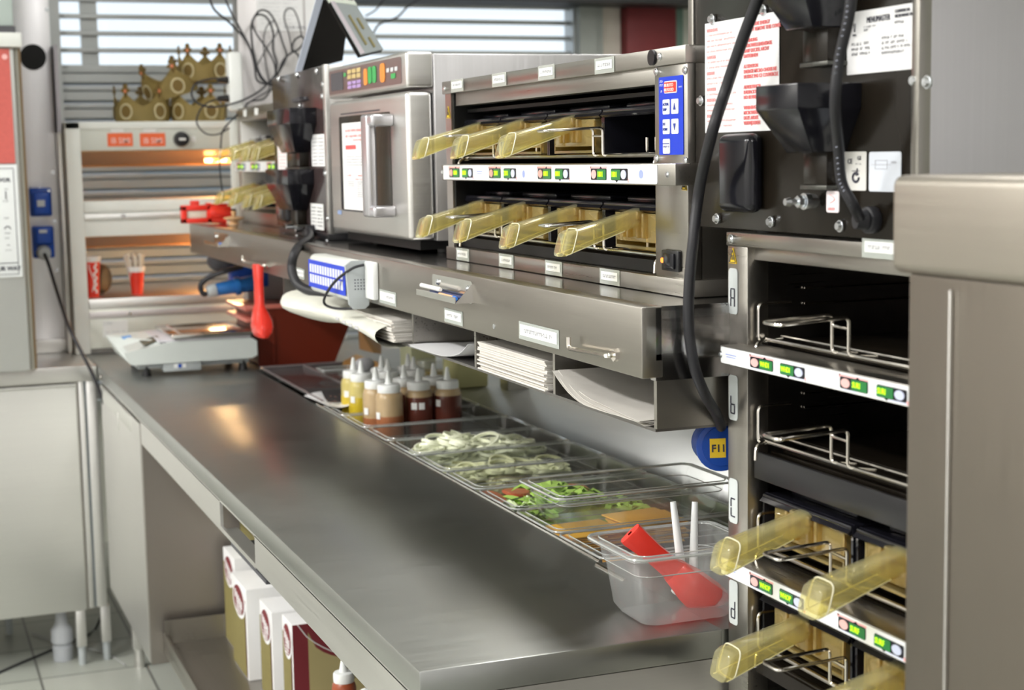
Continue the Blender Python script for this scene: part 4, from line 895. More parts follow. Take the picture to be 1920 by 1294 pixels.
o = at(1631, 285, x=MX-.0045); s = sheetpart(t, 'earth_label', o, .058, .042, 0, mat('pale_blue_label', (.72, .76, .84), .5), r=.003)
b = MB(); N = R.cross(U)
for P in (((.012, .009), (.034, .009), (.034, .018), (.012, .018), (.012, .009)), ((.005, .0135), (.041, .0135))): b.tube([o+N*.0014+R*u-U*v for u, v in P], .0003, 4, False)
scrib(b, o, R, U, .042, .050, .010, .0025, .0016); b.obj('diagram', GINK, s)
o = at(1551, 358, x=MX-.02); s = sheetpart(t, 'earth_tag', o, .025, .0235, 0, mat('pink_white_label', (.85, .76, .79), .5), r=.003)
b = MB(); N = R.cross(U); b.tube([o+N*.0014+R*(.007+.010*math.sin(k))-U*(.004+.003*k) for k in range(4)], .0005, 4); textmesh(b, 'EARTH', o+R*.004-U*.021, R, U, .0042, .0016); b.obj('symbol', mat('pink_ink2', (.9, .45, .45), .6), s)
b = MB(); p = at(1535, 377, x=MX-.005); b.cyl(p, p+Vector((-.038, 0, 0)), .0035, n=12); b.cyl(p+Vector((-.004, 0, 0)), p+Vector((-.012, 0, 0)), .008, n=6); b.cyl(p+Vector((-.013, 0, 0)), p+Vector((-.020, 0, 0)), .0095, n=18); b.cyl(p+Vector((-.021, 0, 0)), p+Vector((-.028, 0, 0)), .007, n=6); b.cyl(p+Vector((-.038, 0, 0)), p+Vector((-.044, 0, 0)), .0055, .004, n=12); b.obj('earth_bolt', SCREW, t)
b = MB(); p = at(1641, 412, x=MX-.004); b.cyl(p, p+Vector((-.012, 0, 0)), .0145, n=24, bev=.002); b.cyl(p+Vector((-.012, 0, 0)), p+Vector((-.024, .002, 0)), .011, .009, n=20)
cab = [p+Vector((-.018, 0, 0)), at(1600, 385, x=MX-.045), at(1578, 340, x=MX-.055), at(1572, 270, x=MX-.065), at(1566, 190, x=MX-.09), at(1574, 110, x=MX-.09), at(1592, 30, x=MX-.09), at(1598, -40, x=MX-.09), at(1596, -160, x=MX-.085)]
b.tube(cab, .0058, 12); mc = b.obj('mains_cable', RUB, t)
b = MB()
for k in range(46):   # pale printing along the cable
    f = .3+k*.145; i = int(f); 
    if i >= len(cab)-2 or k % 9 == 8: continue
    q = cab[i].lerp(cab[i+1], f-i)+Vector((-.0052, -.0036, 0)); d = (cab[i+1]-cab[i]).normalized(); sd = d.cross(Vector((-.8, -.6, 0))).normalized()
    b.tube([q-sd*.0010, q+sd*.0011+d*.0008], .00035, 4, False)
b.obj('cable_printing', mat('pale_blue_ink', (.55, .58, .72), .5), mc)
for x_ in (1.02, 1.5):
    for y_ in (M0+.04, M1-.12): MB().cyl((x_, y_, 1.4195), (x_, y_, 1.4255), .014).obj('foot', BLK, t)

# far one on the overshelf, also back-to-front
QX = .955; Q0, Q1 = 3.632, 4.165
t = thing('microwave_oven', (1.2, 3.9, 1.33), 'black-backed microwave oven on the overshelf, left of the one with the door handle', 'microwave')
each(t, 'casing', S_LT, [(QX+.004, 1.45, Q0-.004, Q1, 1.345, 1.736)], .002); each(t, 'edge_flange', S_LT, [(QX-.006, QX+.006, Q0-.02, Q0, 1.345, 1.737)], .001)
b = MB(); b.box(QX-.003, QX+.004, Q0, Q1, 1.347, 1.734, .001); b.obj('back_panel', mat('black_mirror_enamel', (.045, .03, .03), .16, spec=.8), t)
screws(t, [at(px, py, x=QX-.004) for px, py in ((523, 148), (557, 141), (594, 134), (606, 158), (605, 180), (523, 246), (563, 198), (611, 325), (616, 410), (522, 398), (533, 440), (558, 443), (615, 452))], (-1, 0, 0), .0062, .005)
p = at(550, 188, x=QX-.004); b = MB(); b.box(QX-.008, QX-.003, p.y-.14, p.y, p.z-.005, p.z+.004, .001); b.box(QX-.02, QX-.003, p.y-.125, p.y-.10, p.z-.002, p.z+.003); b.obj('vent_slot', DGREY, t)
funnel(t, QX-.003, 3.83, 1.642, .24, .065, .105); funnel(t, QX-.003, 3.87, 1.496, .24, .065, .10)
for (o, w_, h_, m_, ik) in ((at(520, 250, x=QX-.0035), .20, .105, PAPER, PKP), (at(584, 253, x=QX-.0035), .125, .075, PAPER, GINK), (at(583, 381, x=QX-.0035), .12, .062, LABEL, INK)):
    s = sheetpart(t, 'printed_label', o, w_, h_, 0, m_, r=.003)
    b = MB(); R, U = NX
    for k in range(int(h_/.009)):
        scrib(b, o, R, U, .008, w_*.45, .008+.0085*k, .0034, .0016); scrib(b, o, R, U, w_*.55, w_-.008, .008+.0085*k, .0034, .0016)
    b.obj('lettering', ik, s)
b = MB(); p = at(530, 380, x=QX-.02); b.box(QX-.035, QX-.002, p.y-.10, p.y+.02, 1.365, 1.445, .008, 3); b.obj('cover_cap', BLKG, t)
b = MB(); p = at(570, 425, x=QX-.004); b.cyl(p, p+Vector((-.045, 0, 0)), .006, n=12); b.cyl(p+Vector((-.005, 0, 0)), p+Vector((-.022, 0, 0)), .014, n=6); b.obj('earth_bolt', SCREW, t)
b = MB(); b.box(QX-.008, 1.44, Q0-.02, Q1-.05, 1.3305, 1.346, .001); b.obj('base_rail', BLK, t)
b = MB(); p = Vector((QX-.004, 3.76, 1.348)); b.cyl(p+Vector((.0, 0, 0)), p+Vector((-.02, 0, 0)), .014, n=16)
b.tube([p+Vector((-.015, 0, 0)), at(580, 447, x=.915), at(556, 468, x=.86-.02), at(547, 500, x=.86-.035), at(556, 530, x=.86-.03), at(580, 545, x=.86-.012), at(614, 552, x=.875), at(640, 560, x=.90)], .0105, 12); b.obj('mains_cable', RUB, t)

# the one whose door faces the cook
DX = .94; D0, D1 = 2.96, 3.545
t = thing('microwave_oven', (1.2, 3.25, 1.33), 'stainless microwave oven with a long door handle and coloured key panel', 'microwave')
b = MB(); b.box(DX+.055, 1.56, D0, D1, 1.356, 1.720, .003); b.obj('casing', S_SIDE, t)
b = MB(); b.box(DX, DX+.055, D0, D1, 1.655, 1.7235, .006, 3); fp = b.obj('key_panel', S_LT, t)
b = MB(); b.box(DX-.001, DX+.052, D0+.002, D1-.002, 1.358, 1.648, .010, 4); dr = b.obj('door', S_LT, t)
R, U = NX; o = Vector((DX-.0002, D1-.012, 1.7155))
b = MB(); rquad(b, o, R, U, .0, .545, 0, .052, .008, .0003); kp = b.obj('membrane', steel('key_foil', (.45, .40, .40), .3, (80, 80, 80), .05, .01), fp)
b = MB(); rquad(b, o, R, U, .02, .12, .006, .045, .003, .0014); b.obj('display', DGREY, fp)
def keys(name, col, L_):
    for (u, v, w_, h_) in L_: b = MB(); rquad(b, o, R, U, u, u+w_, v, v+h_, min(w_, h_)*.3, .0018); b.obj(name, mat('key_'+name, col, .4), fp)
keys('sand_key', (.62, .48, .22), [(.160+.036*i, .005+.011*j, .030, .009) for i in range(3) for j in range(2)]); keys('lilac_key', (.46, .32, .62), [(.160+.036*i, .030+.009*j, .030, .007) for i in range(3) for j in range(2)])
keys('orange_key', (.85, .30, .06), [(.285, .010, .028, .034), (.405, .006, .034, .038)]); keys('green_key', (.06, .42, .12), [(.318, .008, .026, .034), (.350, .008, .026, .034), (.480, .030, .028, .010), (.13, .010, .016, .008)]); keys('white_key', (.7, .7, .72), [(.45+.028*i, .018, .018, .008) for i in range(3)])
# door: window recess, sheet inside, handle
b = MB(); rquad(b, Vector((DX-.0012, 3.455, 1.612)), R, U, 0, .385, 0, .205, .006, .0004); wn = b.obj('door_window', mat('dark_mirror_window', (.10, .09, .085), .06, metal=.6), dr)
s = sheetpart(dr, 'instruction_sheet', Vector((DX-.0024, 3.428, 1.597)), .255, .188, 0, PAPER)
o = Vector((DX-.0024, 3.428, 1.597))
b = MB()
for v, u0, u1, h_ in ((.014, .03, .23, .0055), (.026, .03, .23, .0055), (.036, .09, .2, .003), (.112, .03, .07, .003), (.112, .12, .18, .003), (.120, .10, .18, .003)): scrib(b, o, R, U, u0, u1, v, h_, .0016)
quad(b, o, R, U, .03, .11, .048, .057, .0016); b.obj('red_lettering', RINK, dr)
b = MB()
for k in range(4): scrib(b, o, R, U, .03, .17, .072+.006*k, .002, .0016)
for k in range(8): scrib(b, o, R, U, .11, .21, .126+.0045*k, .002, .0016)
for k in range(3): scrib(b, o, R, U, .04, .09, .126+.0045*k, .002, .0016)
b.obj('grey_lettering', GINK, dr)
b = MB(); hy0, hy1 = 3.045, 3.315; 
b.wire([(DX-.001, hy0-.04, 1.600), (DX-.045, hy0-.04, 1.600), (DX-.050, hy0-.04, 1.600)], .001)
b = MB(); b.box(DX-.050, DX-.030, 3.075, 3.120, 1.402, 1.607, .006, 3); b.box(DX-.048, DX-.0005, 3.045, 3.095, 1.583, 1.607, .006, 3); b.box(DX-.048, DX-.0005, 3.045, 3.095, 1.402, 1.425, .006, 3)
b.obj('door_handle', mat('silver_handle', (.62, .61, .64), .3, metal=.8), dr)
b = MB(); quad(b, Vector((DX-.001, 3.44, 1.619)), R, U, 0, .30, 0, .003, .0004); quad(b, Vector((DX-.001, D1-.10, 1.408)), R, U, 0, .26, 0, .003, .0004); b.obj('door_groove', DGREY, dr)
b = MB(); quad(b, Vector((DX-.001, D1-.055, 1.405)), R, U, 0, .03, 0, .009, .0004); b.obj('badge', mat('badge_blue', (.25, .35, .6), .4), dr)
for x_ in (DX+.09, 1.5):
    for y_ in (D0+.06, D1-.06): MB().cyl((x_, y_, 1.3302), (x_, y_, 1.357), .014).obj('foot', BLK, t)
b = MB(); b.box(DX+.03, 1.5, D0+.03, D1-.02, 1.338, 1.356); b.obj('underside', VOID, t)
# ================================================================== binder on top of the microwave
t = thing('flip_menu', (1.05, 3.5, 1.72), 'black tent-folded flip binder with grey pages standing on the microwave with the door handle', 'binder')
def onplane(px, py, A, B, D):
    n = (B-A).cross(D-A); o = Vector((0, 0, H)); d = fw*F_PX+rt*(px-960)-up*(py-647); return o+d*((A-o).dot(n)/d.dot(n))
pL0 = at(562, 132, x=1.0); pL1 = at(641, 112, x=1.13); ridgeA = at(603, -8, y=3.80); ridgeB = onplane(655, 2, pL0, pL1, ridgeA)
pR0 = at(670, 110, x=1.01); pR1 = onplane(714, 99, pR0, ridgeA, ridgeB)
CAMP = Vector((0, 0, H))
def slab(b, P, th, off=0):
    P = [Vector(p) for p in P]; n = (P[1]-P[0]).cross(P[2]-P[0]).normalized()
    if n.dot(CAMP-P[0]) < 0: n = -n
    d = (P[1]-P[0]); P[3] = P[3]-n*(P[3]-P[0]).dot(n)
    b.poly([p+n*off for p in P], th, n)
BB_ = mat('binder_black', (.010, .009, .008), .7, spec=.1)
b = MB(); slab(b, [pL0, pL1, ridgeB, ridgeA], .004); b.obj('cover_board', BB_, t)
b = MB(); slab(b, [pL0+Vector((-.012, .004, 0)), pL0+Vector((.004, -.0, 0)), ridgeA+Vector((.004, -.0, 0)), ridgeA+Vector((-.012, .004, 0))], .006, .004); b.obj('cover_edge', mat('binder_edge_blue', (.55, .60, .72), .6), t)
b = MB(); slab(b, [pR0, pR1, ridgeB, ridgeA], .004, .002); b.obj('rear_board', BB_, t)
def onp(u, v): return (pR0.lerp(pR1, u)).lerp(ridgeA.lerp(ridgeB, u), v)
b = MB(); slab(b, [onp(.06, 0), onp(1.0, 0), onp(1.0, .84), onp(.06, .84)], .003, .008); pg = b.obj('page', mat('grey_page', (.25, .275, .275), .8, spec=.1), t)
b = MB(); slab(b, [onp(.04, 0), onp(.18, 0), onp(.18, .84), onp(.04, .84)], .002, .0115); b.obj('page_edge', mat('page_edge_pink', (.42, .38, .41), .8, spec=.1), pg)
b = MB()
nn = (pR1-pR0).cross(ridgeA-pR0).normalized(); nn = nn if nn.dot(CAMP-pR0) > 0 else -nn
for (u, v0, v1) in ((.42, .12, .62), (.68, .06, .22), (.68, .38, .56)):
    k = v0
    while k < v1: b.tube([onp(u-.03, k)+nn*.0135, onp(u+.04, k+.012)+nn*.0135], .0016, 4, False); k += .022
b.obj('lettering', mat('olive_ink', (.26, .22, .08), .6), pg)
b = MB(); slab(b, [onp(.02, .84), onp(1.02, .84), onp(1.02, .93), onp(.02, .93)], .006, .006); b.obj('clamp_bar', mat('clamp_pale', (.55, .60, .52), .5), t)
for k in range(4):
    b = MB(); c = onp(.14+.22*k, .96)+nn*.012; ax = (pR1-pR0).normalized(); e2_ = ax.cross(Vector((0, 0, 1)))
    b.tube([c+Vector((0, 0, 1))*.016*math.cos(a)+e2_*.016*math.sin(a) for a in [2*PI*j/16 for j in range(17)]], .0022, 6, False)
    b.obj('binder_ring', S_LT, t)

# ================================================================== FAR END
# heated chute cabinet
CY = 5.285; CX0, CX1 = .531, 1.44
t = thing('warming_cabinet', (.98, 5.5, .90), 'cream enamelled pass-through warming cabinet with two heat lamps at the far end of the counter', 'cabinet')
b = MB(); b.box(CX0, CX0+.047, CY, CY+.05, .902, 1.652, .003); b.box(CX1-.047, CX1, CY, CY+.05, .902, 1.652, .003); b.box(CX0, CX0+.02, CY+.05, CY+.62, .902, 1.65); b.box(CX1-.02, CX1, CY+.05, CY+.62, .902, 1.65)
b.box(CX0, CX1, CY, CY+.62, 1.628, 1.652, .003); b.obj('frame', WHT, t)
b = MB(); b.box(CX0-.018, CX0-.002, CY+.05, CY+.6, .902, 1.62, .002); b.obj('side_skin', S_CAB, t)
b = MB(); b.box(CX0+.047, CX1-.047, CY+.006, CY+.04, 1.560, 1.628, .001); cp = b.obj('control_panel', mat('panel_cream', (.66, .68, .62), .4), t)
ORD = mat('orange_label', (.90, .16, .05), .4)
for px in (201, 262):
    p = at(px, 250, y=CY+.005); q = at(px+48, 274, y=CY+.005); b = MB(); quad(b, Vector((p.x, CY+.0058, p.z)), *NY, 0, q.x-p.x, 0, p.z-q.z, .0003, .003); l = b.obj('display', ORD, cp)
    b = MB(); o = Vector((p.x, CY+.0025, p.z)); w_ = q.x-p.x; h_ = p.z-q.z
    textmesh(b, 'IB SIMI', o+NY[0]*w_*.12-NY[1]*h_*.78, *NY, h_*.62, .001, xs=.85, bold=.0003); b.obj('lettering', mat('red_glow_print', (.95, .60, .55), .5), cp)
    b = MB(); quad(b, Vector((p.x+.012, CY+.0058, p.z+.013)), *NY, 0, .04, 0, .010, .0003); b.obj('sticker', LABEL, cp)
p = at(340, 261, y=CY); b = MB(); b.cyl((p.x, CY+.006, p.z), (p.x, CY-.022, p.z), .026, .023, n=24, bev=.003); kn = b.obj('dial', BLK, cp)
b = MB(); b.box(p.x-.011, p.x+.011, CY-.0245, CY-.021, p.z-.004, p.z+.003, .001); b.obj('pointer', LABEL, cp)
b = MB(); quad(b, Vector((p.x+.032, CY+.0058, p.z+.009)), *NY, 0, .016, 0, .018, .0003); b.obj('sticker', LABEL, cp)
HEAT = mat('heat_lamp_glow', (1, .62, .25), .4, emis=12); HEAT2 = mat('heat_lamp_bright', (1, .62, .28), .4, emis=170); REFL = mat('heated_reflector', (.70, .38, .16), .32, metal=.7)
def heater(zt, name='heat_lamp'):
    b = MB(); b.hull([(CX0+.05, CY+.02, zt), (CX1-.05, CY+.02, zt), (CX0+.05, CY+.30, zt-.045), (CX1-.05, CY+.30, zt-.045), (CX0+.05, CY+.02, zt+.003), (CX1-.05, CY+.02, zt+.003), (CX0+.05, CY+.30, zt-.040), (CX1-.05, CY+.30, zt-.040)])
    h = b.obj('reflector', REFL, t)
    b = MB(); b.box(CX0+.05, CX1-.05, CY+.30, CY+.55, zt-.05, zt-.03); b.obj('reflector_back', REFL, h)
    zl = zt-.034 if zt > 1.4 else 1.17
    b = MB(); b.cyl((1.0, CY+.14, zl), (1.20, CY+.14, zl), .007, n=16); b.sphere((1.015, CY+.13, zl), .010, (1.5, 1, .8)); b.obj(name, HEAT if zt > 1.4 else HEAT2, h)
    if zt < 1.4: b = MB(); b.box(1.0, 1.006, CY+.135, CY+.145, zl, zt-.02); b.box(1.19, 1.196, CY+.135, CY+.145, zl, zt-.02); b.obj('lamp_holder', BLK, h)
heater(1.556)
b = MB(); b.box(CX0+.047, CX1-.047, CY+.008, CY+.40, 1.283, 1.398, .002); b.box(CX0+.047, CX1-.047, CY+.0, CY+.02, 1.362, 1.398, .004); b.obj('middle_shelf', WHT, t)
b = MB(); b.box(CX0+.047, CX1-.047, CY-.006, CY+.0, 1.338, 1.356, .002); b.obj('ticket_rail', S_LT, t)
b = MB(); screw(b, (.70, CY-.006, 1.347), (0, -1, 0), .006); b.obj('screw', SCREW, t)
heater(1.281)
b = MB(); b.box(CX0+.047, CX1-.047, CY+.004, CY+.60, 1.068, 1.082, .003); b.box(CX0+.047, CX1-.047, CY+.0, CY+.02, 1.045, 1.082, .006); b.obj('lower_shelf', S_LT, t)
b = MB(); b.box(CX0+.047, CX1-.047, CY+.004, CY+.02, .918, 1.046, .001); b.obj('base_panel', mat('base_panel_cream', (.74, .75, .68), .3, metal=.3), t)
b = MB(); b.box(CX0+.047, CX1-.047, CY-.006, CY+.004, 1.018, 1.038, .002); b.obj('ticket_rail', mat('rail_pinkish', (.62, .58, .58), .35, metal=.6), t)
b = MB(); screw(b, (.708, CY-.006, 1.028), (0, -1, 0), .006); b.obj('screw', SCREW, t)
b = MB(); b.box(CX0+.02, CX1-.02, CY+.01, CY+.6, .902, .92); b.obj('plinth', S_DK, t)
o = Vector((.620, CY+.0035, 1.006)); b = MB(); quad(b, o, *NY, 0, .080, 0, .052, .0003); s = b.obj('data_plate', LABEL, t)
b = MB(); scrib(b, o, *NY, .004, .025, .004, .007, .0012); scrib(b, o, *NY, .008, .07, .034, .004, .0012); quad(b, o, *NY, .01, .07, .044, .048, .001); b.obj('lettering', GINK, s)
# cups
CUPR = mat('cup_red', (.72, .04, .02), .4)
def cup(x, y, z, r0, r1, h, label, script=False, straws=0):
    t = thing('paper_cup', (x, y, z), label, 'cup')
    MB().lathe([(0, 0), (r0, 0), (r0, .003), (r1, h), (r1+.003, h+.002), (r1+.003, h+.005), (r1-.001, h+.005), (r0-.001, .005), (0, .005)], (x, y, z)).obj('cup_body', CUPR, t)
    b = MB(); b.lathe([(r1, h-.012), (r1+.0035, h), (r1+.003, h+.006), (r1-.002, h+.006), (r1-.0012, h-.01)], (x, y, z)); b.obj('rim', WPL, t)
    if script:
        b = MB()
        def cyl_pt(a, zz): f = zz/h; r = r0+(r1-r0)*f+.0012; return (x+r*math.sin(a), y-r*math.cos(a), z+zz)
        for dz, am in ((0, .16), (0, .13)):
            b.tube([cyl_pt(.35+dz+am*math.sin(k*1.25)+.06*math.cos(k*.7), .014+k*(h-.03)/22) for k in range(23)], .0028, 5)
        b.tube([cyl_pt(-.1+.25*math.sin(k*.45), .02+k*(h-.03)/12) for k in range(12)], .0016, 5); b.obj('script_lettering', PAPER, t)
    for i in range(straws):
        a = 2*PI*i/straws; b = MB(); p = Vector((x+.012*math.cos(a), y+.012*math.sin(a), z+.01)); q = p+Vector((.018*math.cos(a)-.006, .01*math.sin(a), h+.028+.004*(i % 3))); b.cyl(p, q, .0045, n=8); b.sphere(q, .006, (1, .6, 1.2)); b.obj('plastic_spoon', mat('spoon_cream', (.66, .66, .58), .5), t)
    return t
cup(.600, 5.36, 1.082, .022, .030, .128, 'tall red cup with white script lettering beside the left post of the warming cabinet', True)
cup(.751, 5.40, 1.082, .018, .027, .086, 'small red cup full of pale plastic spoons in the warming cabinet', False, 8)
t = thing('dark_lid', (.642, 5.40, 1.082), 'black round lid leaning behind the scripted red cup', 'plate'); MB().cyl((.632, 5.44, 1.135), (.640, 5.43, 1.135), .050, n=28, bev=.002).obj('lid_disc', BLK, t)  # the disc is a dark round lid
# crowns on top of the warming cabinet
CRM = mat('crown_tan_card', (.52, .40, .15), .55, noise=.2); CRD = mat('crown_brown_print', (.20, .13, .035), .55); CRL = mat('crown_pale_print', (.70, .62, .38), .55); CRO = mat('crown_orange_print', (.85, .28, .14), .5); CRG = mat('crown_inside_grey', (.42, .45, .44), .7)
def crown(loc, rot, label, R=.088, H0=.050, H1=.096, tilt=0, a_off=0):
    root = thing('crown_hat', (0, 0, 0), label, 'crown', 'paper crowns on the warming cabinet'); N_ = 5
    def hh(a):
        f = (a/(2*PI)*N_+.5) % 1; d = abs(f-.5)*2; return H0+(H1-H0)*max(0, 1-d)**1.35
    b = MB(); n = 144; t_ = bmesh.new(); V = []
    for k in range(n):
        a = 2*PI*k/n; r2 = R*1.04; V.append([t_.verts.new((R*math.sin(a), -R*math.cos(a), 0)), t_.verts.new((r2*math.sin(a), -r2*math.cos(a), hh(a)))])
    for k in range(n): f = t_.faces.new((V[k][0], V[(k+1) % n][0], V[(k+1) % n][1], V[k][1])); f.smooth = True
    bmesh.ops.solidify(t_, geom=t_.faces[:], thickness=.0012); b._add(t_); b.obj('band', CRM, root)
    for i in range(N_):
        a = 2*PI*i/N_; c, s_ = math.cos(a), math.sin(a); Rr = R*1.045
        rv = Vector((s_, -c, 0)); tv = Vector((c, s_, 0)); O = rv*(R*1.02)
        b = MB(); ell(b, O+rv*.0015, tv, Vector((0, 0, 1)), 0, -.034, .0245, .0265, .0006, .0006); ell(b, O+rv*.0015, tv, Vector((0, 0, 1)), 0, -.034, .021, .023, .0012, .0006); m1 = b.obj('medallion_ring', CRL, root)
        b = MB(); ell(b, O+rv*.0015, tv, Vector((0, 0, 1)), 0, -.034, .0185, .0205, .0022, .0006); b.obj('medallion', CRD, root)
        b = MB(); O2 = rv*(R*1.04)
        for (u, v, r_) in ((0, H1+.018, .0095), (-.011, H1+.006, .0065), (.011, H1+.006, .0065), (0, H1-.002, .008)): ell(b, O2, tv, Vector((0, 0, 1)), u, -v, r_, r_, 0, .0014)
        b.poly([O2+tv*-.005+Vector((0, 0, H1-.018)), O2+tv*.005+Vector((0, 0, H1-.018)), O2+tv*.004+Vector((0, 0, H1+.01)), O2-tv*.004+Vector((0, 0, H1+.01))], .0014, rv); b.obj('finial', CRD, root)
        b = MB(); ell(b, O2+rv*.0016, tv, Vector((0, 0, 1)), 0, -(H1+.004), .0055, .006, .0002, .0006); b.obj('finial_dot', CRO, root)
    root.location = loc; root.rotation_euler = (tilt, 0, rot); return root
crown((.800, 5.44, 1.653), .52, 'leftmost paper crown standing on the warming cabinet, two points facing front')
crown((.985, 5.43, 1.653), .30, 'lower right paper crown on the warming cabinet, carrying another crown on top')
crown((.905, 5.445, 1.742), .20, 'tilted paper crown resting across the two lower crowns', tilt=-.15).rotation_euler = (.05, -.28, .1)
crown((1.015, 5.44, 1.787), .42, 'topmost paper crown, stacked highest at the right', R=.086)

# stainless upright with papers and power strip
t = thing('steel_upright', (1.2, 5.06, .90), 'pale stainless upright behind the far cabinet with printed papers stuck on it', 'column')
MB().box(1.045, 1.33, 5.02, 5.10, .9005, 2.45, .004).obj('column_body', steel('pale_steel_column', (.60, .58, .58), .34, (120, 120, 4), .08, .02), t)
s = MB(); s.box(1.105, 1.255, 5.017, 5.0195, 1.925, 2.25); s = s.obj('printed_sheet', PAPER, t)
b = MB(); o = Vector((1.105, 5.017, 2.25))
for k in range(24): scrib(b, o, *NY, .01, .075, .012+.0125*k, .0035, .0008); scrib(b, o, *NY, .085, .11+.02*(k % 2), .012+.0125*k, .0035, .0008)
textmesh(b, 'YOUR WAY', o+NY[0]*.085-NY[1]*.318, *NY, .014, .0008, bold=.0003); b.obj('lettering', GINK, s)
MB().box(1.262, 1.328, 5.015, 5.0195, 1.80, 2.3).obj('printed_sheet', PAPER, t)
t = thing('power_strip', (1.0, 4.97, 1.67), 'white upright socket strip with two black plugs in its left side', 'power strip')
pA = at(427, 97, y=4.97); pB = at(457, 208, y=4.97)
MB().box(pA.x, pB.x, 4.96, 5.02, pB.z, pA.z, .010, 4).obj('strip_body', WPL, t)
MB().box(pB.x-.012, 1.0455, 4.985, 5.015, pB.z+.03, pA.z-.03).obj('bracket', WPL, t)
for py in (150, 185):
    p = at(428, py, y=4.98); b = MB(); b.cyl(p, p+Vector((-.035, -.004, -.001)), .012, .008, n=14); b.obj('plug', BLK, t)
p = at(429, 225, y=4.965); q = at(451, 405, y=4.965)
MB().box(p.x, q.x, 4.955, 4.966, 1.3305, p.z, .002).obj('white_board', WHT, label='narrow white upright board at the far end of the overshelf, under the socket strip', cat='board')
# cables (each a thing)
def cable(pts, r, label, name='cable', g='black leads tangled behind the far microwave'):
    return MB().tube(pts, r, 8).obj(name, RUB, label=label, cat='cable', group=g)
def A(px, py, y=4.94): return at(px, py, y=y)
cable([A(426, 148), A(395, 148), A(366, 158), A(360, 180), A(378, 197), A(410, 200), A(450, 190), A(485, 172), A(508, 150), A(520, 135)], .0032, 'black lead looping left out of the upper plug of the socket strip')
cable([A(425, 183), A(395, 190), A(376, 205), A(369, 230), A(385, 250), A(408, 252), A(430, 240)], .0024, 'thin black lead hanging in a loop below the lower plug')
cable([A(452, 208), A(438, 222), A(418, 245), A(414, 275), A(412, 310), A(415, 345), A(420, 375)], .0026, 'black lead dropping from the socket strip past the warming cabinet')
cable([A(392, -8), A(402, 18), A(430, 42), A(458, 72), A(475, 105), A(482, 130), A(492, 150), A(512, 162)], .0035, 'outermost black lead coming down from the top left to the bundle')
cable([A(420, -8), A(432, 20), A(448, 50), A(466, 84), A(474, 108), A(478, 128), A(482, 150), A(500, 157), A(514, 145)], .0032, 'second black lead coming down from the top left to the bundle')
cable([A(514, 150), A(519, 120), A(512, 95), A(512, 60), A(500, 33), A(482, 28), A(472, 45), A(472, 75), A(478, 110), A(488, 140), A(505, 158), A(515, 148)], .0034, 'large oval loop of black lead above the black microwave')
cable([A(517, 146), A(514, 118), A(498, 88), A(480, 62), A(474, 40), A(487, 20), A(505, 24), A(520, 50), A(530, 80), A(537, 105), A(526, 130), A(518, 142)], .0030, 'taller outer loop of black lead above the black microwave')
cable([A(520, 143), A(530, 115), A(545, 100), A(560, 92), A(570, 78), A(565, 68), A(552, 76), A(548, 92), A(560, 105), A(560, 125)], .0030, 'small knotted coil of black lead beside the binder')
cable([A(548, 100), A(542, 65), A(533, 35), A(537, 18), A(550, 18), A(560, 40), A(566, 70)], .0022, 'thin narrow upright loop of lead left of the binder')
cable([A(512, 162), A(495, 185), A(470, 190), A(458, 202)], .0026, 'black lead running from the bundle down to the socket strip')
cable([A(460, 195), A(490, 178), A(505, 165), A(498, 120), A(494, 80), A(500, 50), A(515, 40), A(520, 60), A(500, 90), A(478, 130)], .0018, 'thin crossing lead inside the large loops')
cable([at(800, -10, y=6.2), at(765, 12, y=6.2), at(745, 32, y=6.2), at(712, 45, y=6.2), at(700, 62, y=6.2), at(690, 75, y=6.2)], .004, 'right one of the two dark leads crossing in front of the open shutter slats', g='leads in front of the shutter')
cable([at(725, -8, y=6.2), at(705, 18, y=6.2), at(685, 30, y=6.2)], .003, 'left one of the two dark leads crossing in front of the open shutter slats', g='leads in front of the shutter')
# red hand tool on the far end of the overshelf
t = thing('tape_dispenser', (.90, 4.86, 1.33), 'red plastic hand dispenser with a pale roll lying on the far end of the overshelf', 'dispenser')
p0 = at(340, 382, y=4.84); p1 = at(392, 421, y=4.84)
b = MB(); ya, yb = 4.84, 4.872; X0, X1, Z0, Z1 = p0.x, p1.x, 1.334, p0.z-.008
b.box(X0, X0+.016, ya, yb, Z0, Z1, .002); b.box(X1-.004, X1+.010, ya, yb, Z0, Z1+.008, .002); b.box(X0, X1+.01, ya, yb, Z0, Z0+.014, .002); b.box(X0, X1+.01, ya, yb, Z1-.014, Z1+.002, .002); b.box(X0+.03, X0+.055, ya, yb, Z1, Z1+.016, .003)
b.hull([(X0+.045, ya, Z1), (X0+.045, yb, Z1), (X1+.03, ya, Z1+.006), (X1+.03, yb, Z1+.006), (X1+.09, ya+.01, 1.388), (X1+.03, ya+.01, Z1-.02), (X0+.045, ya+.01, Z1-.01)]); b.obj('frame', RED, t)
b = MB(); b.cyl((X1+.005, 4.856, 1.364), (X1+.070, 4.85, 1.362), .026, .020, n=20, bev=.004); b.cyl((X1+.01, 4.85, 1.345), (X1+.055, 4.85, 1.340), .012, n=12); b.obj('barrel', RED, t)
b = MB(); b.cyl((X1+.068, 4.85, 1.362), (X1+.085, 4.85, 1.362), .012, n=16); b.obj('collar', BLK, t)
b = MB(); b.box(X0+.016, X1-.004, ya+.006, yb-.006, Z0+.014, Z1-.013, .004); b.obj('paper_roll', mat('roll_cream', (.76, .68, .58), .7), t)
t = thing('pedestal_stand', (.94, 4.70, 1.33), 'little tan pedestal reflected beside the red dispenser', 'stand')
